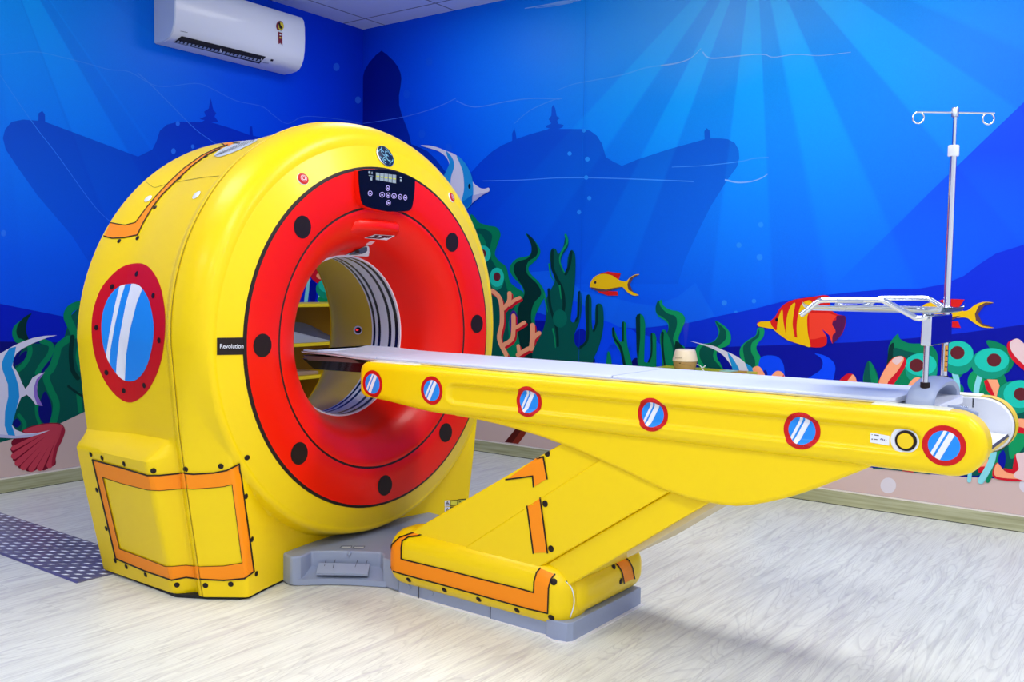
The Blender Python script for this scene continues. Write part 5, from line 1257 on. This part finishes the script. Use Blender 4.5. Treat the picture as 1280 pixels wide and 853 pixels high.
for o_ in (build('trim_band', ot, table, smooth=None, merge=False), build('trim_line', bk, table, smooth=None, merge=False)): o_['label'] = 'orange and black band along the base cover'
ot = MB(); bk = MB()
SBc.decal(ot, t([(1083, 230), (1130, 205), (1165, 240), (1180, 305), (1135, 325), (1120, 270)]), ORG, .0012, 6)
line_on(bk, t([(1083, 230), (1105, 248), (1122, 275), (1133, 328)]), 1.4, .0022, False, SBc); line_on(bk, t([(1130, 207), (1155, 225), (1170, 255), (1180, 305)]), 1.4, .0022, False, SBc)
line_on(bk, t([(870, 320), (1010, 255), (1100, 216), (1190, 178)]), 1.2, .0022, False, SBc)
rl_ = []
for x, y in [(150, 312), (313, 358), (470, 401), (645, 451), (801, 484), (813, 321), (1085, 250), (1119, 318)]: rl_.append((t([(x, y)])[0], .0115))
build('trim_band', ot, table, smooth=None, merge=False)['label'] = 'short orange mark on the rounded end cover'; build('trim_line', bk, table, smooth=None, merge=False)['label'] = 'black lines on the rounded end cover'
dots(SBc, 'rivet', rl_, table, h=.002)
ws = MB(); line_pts = smoothpoly([(866, 318), (890, 345), (902, 385), (902, 430), (886, 482)], 4, False)
tmpb = BLK
for a, b in zip(t(line_pts), t(line_pts)[1:]):
    dx, dy = b[0] - a[0], b[1] - a[1]; l = math.hypot(dx, dy); nx, ny = -dy / l * .7, dx / l * .7
    SBc.decal(ws, [(a[0] + nx, a[1] + ny), (b[0] + nx, b[1] + ny), (b[0] - nx, b[1] - ny), (a[0] - nx, a[1] - ny)], WHT, .002, 6)
build('sealant_seam', ws, table, smooth=None, merge=False)['label'] = 'thin white seam at the cover corner'

# grey arched bracket carrying the poles
ab = MB(); rows = []
for i in range(25):
    a = pi * i / 24; y = GY - .01 - .165 * cos(a); z = .888 + .056 * sin(a) ** .8 if 0 < i < 24 else .886
    ny, nz = -cos(a), sin(a)
    rows.append([(-.592 + cx_, y + ny * r * (1.0), z + nz * r * .8) for cx_, r in ((-.032, -.014), (-.037, .0), (-.029, .011), (-.012, .016), (.012, .016), (.029, .011), (.037, .0), (.032, -.014))])
ab.grid(rows, GRY, closed=True); ab.add(rows[0], [list(range(8))], GRY); ab.add(rows[-1], [list(range(8))[::-1]], GRY)
bk_ = build('pole_bracket', ab, table, smooth=60); bk_['label'] = 'grey arched bracket for the drip pole'
ab2 = MB(); ab2.prism([(-.53, 2.70, .893), (-.50, 2.70, .893), (-.455, 2.70, .880), (-.455, 2.70, .868), (-.53, 2.70, .868)], (0, .012, 0), GRY); ab2.box(-.63, -.545, 2.69, 2.99, .870, .893, WPL)
build('bracket_foot', ab2, bk_, smooth=30, bevel=.002).matrix_parent_inverse = bk_.matrix_world.inverted()

# =================================================== MATTRESS PAD (lies on the cradle)
pm = MB()
def pad_rows(x0, x1, n, hw0, hw1, z0, z1, th):
    rows = []
    for i in range(n + 1):
        f = i / n; x = x0 + (x1 - x0) * f; hw_ = hw0 + (hw1 - hw0) * f; zz = z0 + (z1 - z0) * f
        prof = [(-1, 0), (-1, .5), (-.985, .85), (-.95, 1), (-.5, 1), (0, 1), (.5, 1), (.95, 1), (.985, .85), (1, .5), (1, 0)]
        rows.append([(x, GY + hw_ * a, zz + th * b) for a, b in prof])
    return rows
SEGS = [(-.650, -1.53), (-1.536, -2.60)]
for a, b in SEGS:
    r_ = pad_rows(a, b, 8, .197, .197, .8972, .8972, .0090)
    pm.grid(r_, PAD); pm.add(r_[0], [list(range(11))[::-1]], PAD); pm.add(r_[-1], [list(range(11))], PAD)
# head-end section follows the shaped board
rows = []
for i in range(27):
    x = -2.606 - i * (.430 / 26); hw_ = cr_w(x) * .955 - .0015
    if i == 26: hw_ -= .006
    prof = [(-1, 0), (-1, .5), (-.985, .85), (-.95, 1), (-.5, 1), (0, 1), (.5, 1), (.95, 1), (.985, .85), (1, .5), (1, 0)]
    rows.append([(x, GY + hw_ * a, cr_top(x, a) + .0008 + .0088 * b) for a, b in prof])
pm.grid(rows, PAD); pm.add(rows[0], [list(range(11))[::-1]], PAD); pm.add(rows[-1], [list(range(11))], PAD)
pad = build('mattress_pad', pm, None, smooth=50)
tag(pad, 'long thin light grey pad lying on the scanner table', 'mattress pad')
sh2 = MB(); sh2.grid([[(x, GY + .197 * v / 6, .9095 + (.012 * abs(v / 6) ** 2 if x > -1.0 else 0)) for v in range(-6, 7)] for x in (-.70, -.75, -.85, -1.0)], PAD)

# ============================================================== DRIP POLE
iv = empty('drip_pole', (-.588, 2.93, .9), 'tall chrome drip pole with two ring hooks standing at the table end', 'drip pole')
p1 = MB(); px_, py_ = -.588, 2.93
def pole_z(v): return on_y((1180, v), py_).z
zt_ = pole_z(142); z1_ = pole_z(190)
p1.tube([(px_, py_, .93), (px_, py_, z1_)], .0095, CHR, 20); build('pole', p1, iv, smooth=40)
p2 = MB(); p2.tube([(px_, py_, z1_), (px_, py_, zt_)], .0055, CHR, 16); build('inner_pole', p2, iv, smooth=40)
p3 = MB(); p3.lathe([(.0001, -.001), (.0140, 0), (.0150, .003), (.0150, .028), (.0140, .031), (.005, .032)], (px_, py_, z1_ - .014), (0, 0, 1), WPL, seg=28); build('clamp_collar', p3, iv, smooth=40)['label'] = 'white clamp collar'
p4 = MB(); p4.lathe([(.0001, .026), (.009, .026), (.010, .024), (.010, .0), (.0001, 0)], (px_, py_, zt_ - .012), (0, 0, 1), STEEL, seg=20); build('top_cap', p4, iv, smooth=40)
# hook bar lies across the view, square to the table edge

p5 = MB(); hd = Vector((CR.x, CR.y, 0)).normalized(); hp = Vector((px_, py_, zt_)); hn = Vector((-hd.y, hd.x, 0))
p5.tube([hp - hd * .108, hp + hd * .113], .0026, CHR, 12)
for cx_ in (-.104, .097):
    p5.tube([hp + hd * (cx_ + .0158 * sin(2 * pi * i / 28)) + hn * (.004 * i / 28) + Vector((0, 0, -.0158 + .0158 * cos(2 * pi * i / 28))) for i in range(29)], .0024, CHR, 10)
build('hook_bar', p5, iv, smooth=50)['label'] = 'thin bar with a ring hook at each end'
p6 = MB(); p6.tube([(px_, py_, .925), (px_, py_, .952)], .012, BLK, 18); build('pole_socket', p6, iv, smooth=40)
p7 = MB(); xx = px_ + .0092
za, zb_ = .965, pole_z(432)
p7.prism([(px_ + .002, py_ - .0100, za), (px_ + .009, py_ - .006, za), (px_ + .009, py_ - .006, zb_), (px_ + .002, py_ - .0100, zb_)], (-.001, .001, 0), mat('scale_orange', (232, 160, 40), .4))
for i in range(7): p7.box(px_ + .004, px_ + .0095, py_ - .0098, py_ - .0082, za + .012 + i * .016, za + .0145 + i * .016, BLK)
build('height_scale', p7, iv, smooth=None)['label'] = 'orange height scale on the pole'

# ============================================================ CHROME TRAY
ty = 2.70
tr = empty('chrome_tray', (-.588, ty, .93), 'chrome instrument tray with raised tube handles on a short post at the table end', 'tray')
m_ = MB(); m_.tube([(-.588, ty, .93), (-.588, ty, 1.135)], .0075, CHR, 18); build('post', m_, tr, smooth=40)
m_ = MB(); m_.tube([(-.588, ty, .918), (-.588, ty, .950)], .0125, BLK, 18); build('post_cap', m_, tr, smooth=40)['label'] = 'black rubber foot cap'
m_ = MB(); m_.box(-.600, -.574, ty - .020, py_ + .012, 1.050, 1.132, CHR); build('coupling_box', m_, tr, smooth=30, bevel=.003)['label'] = 'mirror polished coupling box joining both posts'
m_ = MB(); m_.box(-.598, -.578, ty - .012, ty + .030, 1.132, 1.146, STEEL); build('post_clamp', m_, tr, smooth=30, bevel=.003)
m_ = MB(); TZ = 1.152
rows = []
for x, dz in ((-.908, .002), (-.90, -.005), (-.885, -.008), (-.56, -.008), (-.545, -.004), (-.54, .006)):
    rows.append([(x, y, TZ + dz + e_) for y, e_ in ((2.630, .006), (2.634, -.002), (2.642, -.006), (2.918, -.006), (2.926, -.002), (2.930, .006))])
m_.grid(rows, STEEL); m_.grid([[(x, y, z + .002) for x, y, z in r] for r in rows], CHR, flip=True)
build('tray_plate', m_, tr, smooth=40)
def hz_(q, y): p = on_y(q, y); return (p.x, p.y, p.z)
r1 = [hz_(q, 2.615) for q in ((1001, 394), (1012, 386), (1022, 377.5), (1030, 375.5), (1060, 375.5), (1098, 375.5), (1106, 377), (1114, 381), (1138, 394), (1146, 398), (1153, 398), (1158, 395))]
m_ = MB(); m_.tube(smoothpoly(r1, 3, False), .0075, CHR, 14)
g0, g1 = hz_((1047, 375.5), 2.615), hz_((1080, 375.5), 2.615); m_.tube([g0, g1], .0088, STEEL, 14); build('tray_handle', m_, tr, smooth=50)['label'] = 'bent chrome tube handle'
r2 = [hz_(q, 2.945) for q in ((1080, 383), (1088, 379), (1096, 374.5), (1104, 373), (1130, 373), (1156, 373), (1164, 375), (1172, 380), (1182, 386), (1190, 391))]
m_ = MB(); m_.tube(smoothpoly(r2, 3, False), .0075, CHR, 14); build('tray_handle', m_, tr, smooth=50)['label'] = 'bent chrome tube handle'

# ======================================================== AIR CONDITIONER
ac = empty('air_conditioner', (XL, 3.94, 2.66), 'white split air conditioner high on the blue mural wall', 'air conditioner')
pf = [(0, 2.662), (0, 3.035), (.155, 3.035), (.185, 3.030), (.207, 3.005), (.2165, 2.96), (.219, 2.88), (.216, 2.80), (.205, 2.745), (.186, 2.705), (.160, 2.680), (.13, 2.668), (.07, 2.660)]
YA, YBb = 3.437, 4.452
m_ = MB(); m_.prism([(XL + a, YA, z) for a, z in pf], (0, YBb - YA, 0), WPL)
acb = build('housing', m_, ac, smooth=30)
m_ = MB(); m_.prism([(XL + .003 + a * .985, YA - .010, 2.85 + (z - 2.85) * .985) for a, z in pf], (0, .012, 0), mat('ac_side', (206, 216, 232), .45)); build('side_cover', m_, ac, smooth=30, bevel=.002)
SAc = Surf([acb]); t = T(180, 0, 6.737)
m_ = MB(); SAc.decal(m_, t([(315, 300), (1025, 474), (970, 532), (250, 352)]), mat('outlet_black', (24, 24, 30), .5), .004, 2)
slot = build('air_outlet', m_, ac, smooth=None, merge=False); slot['label'] = 'dark outlet slot with louvre'
m_ = MB(); SAc.decal(m_, t([(285, 335), (985, 500), (968, 516), (270, 352)]), mat('louvre', (176, 190, 210), .35), .006, 2)
for i in range(22):
    f = i / 21; x, y = 300 + f * 680, 334 + f * 160; SAc.decal(m_, t([(x, y), (x + 14, y + 3), (x + 2, y + 20), (x - 12, y + 17)]), MATS['outlet_black'], .0072, 3)
for x, y in ((643, 410), (988, 492)): SAc.decal(m_, t([(x - 8, y - 6), (x, y - 8), (x + 10, y + 22), (x - 2, y + 20)]), WHT, .009, 10)
build('louvre', m_, slot, smooth=None, merge=False).matrix_parent_inverse = Matrix.Identity(4)
m_ = MB(); SAc.decal(m_, t([(1062, 512), (1068, 496), (1090, 500), (1084, 516)]), BLK, .002, 10)
for P_ in ([(305, 260), (330, 263), (366, 272), (366, 276), (330, 268), (305, 264)], [(1000, 525), (1050, 528), (1050, 532), (1000, 529)]): SAc.decal(m_, t(P_), mat('mark_grey', (110, 116, 130), .5), .002, 10)
build('receiver_window', m_, ac, smooth=None, merge=False)
m_ = MB(); SAc.decal(m_, t(ell(1143, 220, 32, 44)), mat('label_maroon', (120, 12, 40), .5), .002, 10); SAc.decal(m_, t(ell(1152, 222, 24, 32)), mat('label_yellow', (220, 200, 40), .5), .003, 10); SAc.decal(m_, t([(1128, 195), (1142, 190), (1150, 215), (1166, 235), (1150, 250), (1138, 235)]), BLK, .004, 10)
SAc.decal(m_, t([(1126, 258), (1162, 266), (1164, 384), (1146, 362), (1130, 372)]), MATS['label_maroon'], .003, 10); SAc.decal(m_, t([(1128, 252), (1160, 262), (1160, 278), (1128, 268)]), PALEG, .004, 10); SAc.decal(m_, t([(1138, 285), (1152, 288), (1152, 300), (1138, 297)]), PALEG, .004, 10)
SAc.decal(m_, t([(1138, 310), (1152, 313), (1152, 325), (1138, 322)]), MATS['label_yellow'], .004, 10)
build('energy_label', m_, ac, smooth=None, merge=False)['label'] = 'yellow and maroon ribbon sticker'

# ====================================================== FLOOR CABLE COVER
def tread_material():
    mt, nt, b = node_mat('tread_plate', .32, .5); N, L = nt.nodes, nt.links; b.inputs['Metallic'].default_value = .75
    b.inputs['Base Color'].default_value = rgb((118, 116, 150)); b.inputs['Metallic'].default_value = .4; return mt
TR = tread_material()
cc = MB(); y0_, y1_ = 1.90, 2.245; xa_, xb_ = XL + .02, -3.50
cc.prism([(xa_, y0_, .0005), (xa_, y0_ + .008, .006), (xa_, y1_ - .008, .006), (xa_, y1_, .0005)], (xb_ - xa_, 0, 0), TR)
cov = build('floor_cable_cover', cc, None, smooth=None)
tag(cov, 'diamond tread metal strip on the floor leading to the scanner', 'cable cover')
dm = MB(); LZ = mat('tread_lozenge', (232, 238, 246), .4)
px0 = .071; ny = 10
ix = 0; x = xa_ + .03
while x < xb_ - .02:
    for j in range(ny):
        y = y0_ + .022 + j * (y1_ - y0_ - .044) / (ny - 1); xx = x + (px0 / 2 if j % 2 else 0)
        a = radians(28); l, w = .021, .0068
        c_, s_ = cos(a), sin(a)
        P = [(xx + c_ * l, y + s_ * l), (xx - s_ * w, y + c_ * w), (xx - c_ * l, y - s_ * l), (xx + s_ * w, y - c_ * w)]
        dm.add([(p[0], p[1], .006) for p in P] + [(xx, y, .0082)], [(0, 1, 4), (1, 2, 4), (2, 3, 4), (3, 0, 4)], LZ)
    x += px0
build('tread_pattern', dm, cov, smooth=None, merge=False)

# ========================================================= STORAGE SHELF
YM = mat('shelf_yellow', (244, 214, 20), .45); WD = mat('shelf_inside', (150, 112, 20), .6)
shf = empty('storage_shelf', (-5.08, 4.3, 0), 'yellow open shelf unit against the mural, seen through the scanner bore', 'shelf')
sx0, sx1, sy0, sy1 = -5.29, -4.90, 3.75, 5.0
m_ = MB()
m_.box(sx0, sx0 + .015, sy0, sy1, .02, 1.04, WD); build('back_panel', m_, shf, smooth=None)
for y in (sy0, sy1 - .022):
    m_ = MB(); m_.box(sx0, sx1, y, y + .022, .0, 1.04, YM); build('side_panel', m_, shf, smooth=None, bevel=.002)
for z, h in ((1.035, .022), (.766, .022), (.540, .022), (.28, .022), (.03, .022)):
    m_ = MB(); m_.box(sx0, sx1 + .004, sy0 + .001, sy1 - .001, z - h / 2, z + h / 2, YM); build('shelf_board', m_, shf, smooth=None, bevel=.002)
m_ = MB(); m_.box(sx0 + .02, sx1 - .01, 4.47, 4.49, .04, .52, WD); build('divider', m_, shf, smooth=None)
# foam supports on the shelf
FO1 = mat('foam_grey', (168, 172, 184), .6); FO2 = mat('foam_dark', (80, 80, 92), .6)
m_ = MB(); ys = [3.98 + i * .028 for i in range(26)]
rows = []
for i, y in enumerate(ys):
    f = i / 25; rows.append([(-5.22, y, .778), (-5.22, y, .80 + .10 * sin(pi * f) ** 1.2), (-5.05, y, .80 + .115 * sin(pi * f) ** 1.2), (-4.985, y, .79 + .05 * sin(pi * f)), (-4.965, y, .778)])
m_.grid(rows, FO2); m_.add(rows[0], [list(range(5))], FO2); m_.add(rows[-1], [list(range(5))[::-1]], FO2)
# head wedge: dark foam block behind
o_ = build('foam_wedge', m_, None, smooth=40); tag(o_, 'dark humped foam wedge at the back of the shelf', 'foam support')
m_ = MB(); rows = []
for i in range(14):
    f = i / 13; y = 4.05 + .47 * f; h = .13 * (1 - f) ** .8 + .006
    rows.append([(-4.925, y, .778), (-4.925, y, .778 + h * .75), (-4.905 - .015, y, .778 + h), (-4.97, y, .778 + h * .8), (-4.97, y, .778)])
m_ = MB()
rows = [[(-4.955 + .04 * a, y, z) for a, y, z in ((0, 4.0 + .53 * f, .779), (0, 4.0 + .53 * f, .79 + .12 * (1 - f)), (1, 4.0 + .53 * f, .785 + .105 * (1 - f)), (1, 4.0 + .53 * f, .779))] for f in [i / 12 for i in range(13)]]
m_.grid(rows, FO1, closed=True); m_.add(rows[0], [list(range(4))], FO1); m_.add(rows[-1], [list(range(4))[::-1]], FO1)
o_ = build('foam_wedge', m_, None, smooth=40); tag(o_, 'light grey sloping foam wedge at the front of the shelf', 'foam support')
m_ = MB(); m_.prism([(-5.15, 3.95, .552), (-5.15, 4.44, .552), (-5.15, 4.44, .575), (-5.15, 4.2, .585), (-5.15, 3.95, .572)], (.22, 0, 0), mat('pad_taupe', (168, 140, 116), .5))
o_ = build('folded_pad', m_, None, smooth=30, bevel=.005); tag(o_, 'flat brownish pad on the lower shelf behind the bore', 'pad')

# ==================================================== LOW CABINET BY WALL
lc = empty('low_cabinet', (-2.5, 5.0, 0), 'low yellow cabinet against the mural, its top just showing above the table', 'cabinet')
cz = .713; YG = mat('cabinet_top_yellow', (204, 204, 16), .35)
xa_, xb_ = -2.62, -2.055; ya_, yb_ = 4.78, 5.20
m_ = MB(); m_.box(xa_, xb_, ya_ + .02, yb_, .06, cz - .022, YM); build('body', m_, lc, smooth=None, bevel=.003)
m_ = MB(); m_.prism([(xa_ - .01, ya_ + .12, cz - .022), (xa_ + .10, ya_, cz - .022), (xb_ - .06, ya_, cz - .022), (xb_ + .01, ya_ + .05, cz - .022), (xb_ + .01, yb_, cz - .022), (xa_ - .01, yb_, cz - .022)], (0, 0, .022), YG); build('top', m_, lc, smooth=None, bevel=.003)
m_ = MB(); m_.box(xa_ + .03, xb_ - .03, ya_ + .04, yb_ - .01, 0, .06, GRYD); build('plinth', m_, lc, smooth=None)
for i in range(2):
    x = xa_ + .012 + i * .272; m_ = MB(); m_.box(x, x + .266, ya_ + .004, ya_ + .02, .07, cz - .03, YM); dd = build('door', m_, lc, smooth=None, bevel=.002)
    m_ = MB(); m_.box(x + (.225 if i == 0 else .03), x + (.238 if i == 0 else .043), ya_ - .016, ya_ + .004, .40, .52, STEEL); build('handle', m_, dd, smooth=None, bevel=.003).matrix_parent_inverse = dd.matrix_world.inverted()
m_ = MB(); m_.prism([(-2.165, 4.90, cz + .001), (-2.055, 4.89, cz + .001), (-2.050, 5.06, cz + .001), (-2.16, 5.06, cz + .001)], (0, 0, .012), mat('kraft_box', (196, 150, 40), .6)); 
o_ = build('paper_tray', m_, None, smooth=None, bevel=.002); tag(o_, 'small flat tan box on the low cabinet beside the diffuser', 'box')
m_ = MB(); m_.prism([(-2.155, 4.91, cz + .0135), (-2.085, 4.905, cz + .0135), (-2.08, 5.0, cz + .0135), (-2.15, 5.01, cz + .0135)], (0, 0, .004), mat('card_aqua', (160, 214, 190), .5)); 
o_ = build('card', m_, None, smooth=None); tag(o_, 'pale aqua card lying on the small tan box', 'card')
# aroma diffuser
dp = on_y((856, 464), 4.95); dc = Vector((dp.x, 4.95, cz + .0005))
df = empty('aroma_diffuser', dc, 'cream and tan aroma diffuser puffing mist on the low cabinet', 'diffuser')
sfac = .001
m_ = MB(); m_.lathe([(.0001, .0), (.048, .0), (.054, .004), (.060, .018), (.0655, .036), (.068, .053), (.068, .056), (.0001, .056)], dc, (0, 0, 1), TAN, seg=48); build('water_tank', m_, df, smooth=40)['label'] = 'tan lower tank'
m_ = MB(); m_.lathe([(.0665, .056), (.0715, .057), (.0715, .064), (.0655, .090), (.060, .112), (.056, .121), (.050, .1245), (.010, .1245), (.008, .122), (.0001, .122)], dc, (0, 0, 1), CREAM, seg=48); build('cover', m_, df, smooth=40)['label'] = 'cream upper cover'
Sd = Surf([o for o in bpy.data.objects if o.name.startswith('cover') and o.parent == df] + [o for o in bpy.data.objects if o.name.startswith('water_tank')])
m_ = MB(); t = T(830, 420, 9.846)
x0_ = 143
for i in range(7): Sd.decal(m_, t([(x0_ + i * 12, 266), (x0_ + 8 + i * 12, 266), (x0_ + 8 + i * 12, 280), (x0_ + i * 12, 280)]), mat('mark_tan', (176, 156, 124), .5), .0012, 10)
Sd.decal(m_, t([(185, 335), (208, 333), (208, 340), (186, 342)]), BLK, .0012, 10); line_on(m_, t([(220, 352), (330, 362)]), .25, .0012, False, Sd)
build('marking', m_, df, smooth=None, merge=False)
m_ = MB(); pts_ = [hz_(q, 4.87) for q in ((871, 456), (875, 457), (877, 460), (880, 464), (884, 465.5))]; m_.tube(smoothpoly(pts_, 4, False), .0022, WPL, 10)
m_.tube(smoothpoly([hz_(q, 4.87) for q in ((877, 460), (880, 459), (881.5, 457.4))], 4, False), .0035, WPL, 10)
o_ = build('power_cord', m_, df, smooth=50); o_['label'] = 'thin white cord and plug'
# mist
mm = bpy.data.materials.new('mist'); mm.use_nodes = True; nt = mm.node_tree; nt.nodes.clear()
out_ = nt.nodes.new('ShaderNodeOutputMaterial'); vol = nt.nodes.new('ShaderNodeVolumePrincipled'); nt.links.new(vol.outputs[0], out_.inputs['Volume'])
vol.inputs['Color'].default_value = (1, 1, 1, 1); vol.inputs['Density'].default_value = 2
m_ = MB(); m_.lathe([(.002, 0), (.005, .02), (.010, .06), (.016, .11), (.020, .15), (.0001, .17)], (dc.x, dc.y, dc.z + .124), (0, 0, 1), mm, seg=20)
o_ = build('mist', m_, None, smooth=40); tag(o_, 'thin plume of white mist rising from the diffuser', 'mist', kind='stuff')

# ================================================================= LIGHT
wd = bpy.data.worlds.new('world'); SC.world = wd; wd.use_nodes = True
wd.node_tree.nodes['Background'].inputs[0].default_value = (.8, .86, 1, 1); wd.node_tree.nodes['Background'].inputs[1].default_value = .3
SC.view_settings.view_transform = 'Standard'; SC.view_settings.look = 'None'; SC.view_settings.gamma = 1; SC.view_settings.use_curve_mapping = False
SC.view_settings.exposure = -0.34
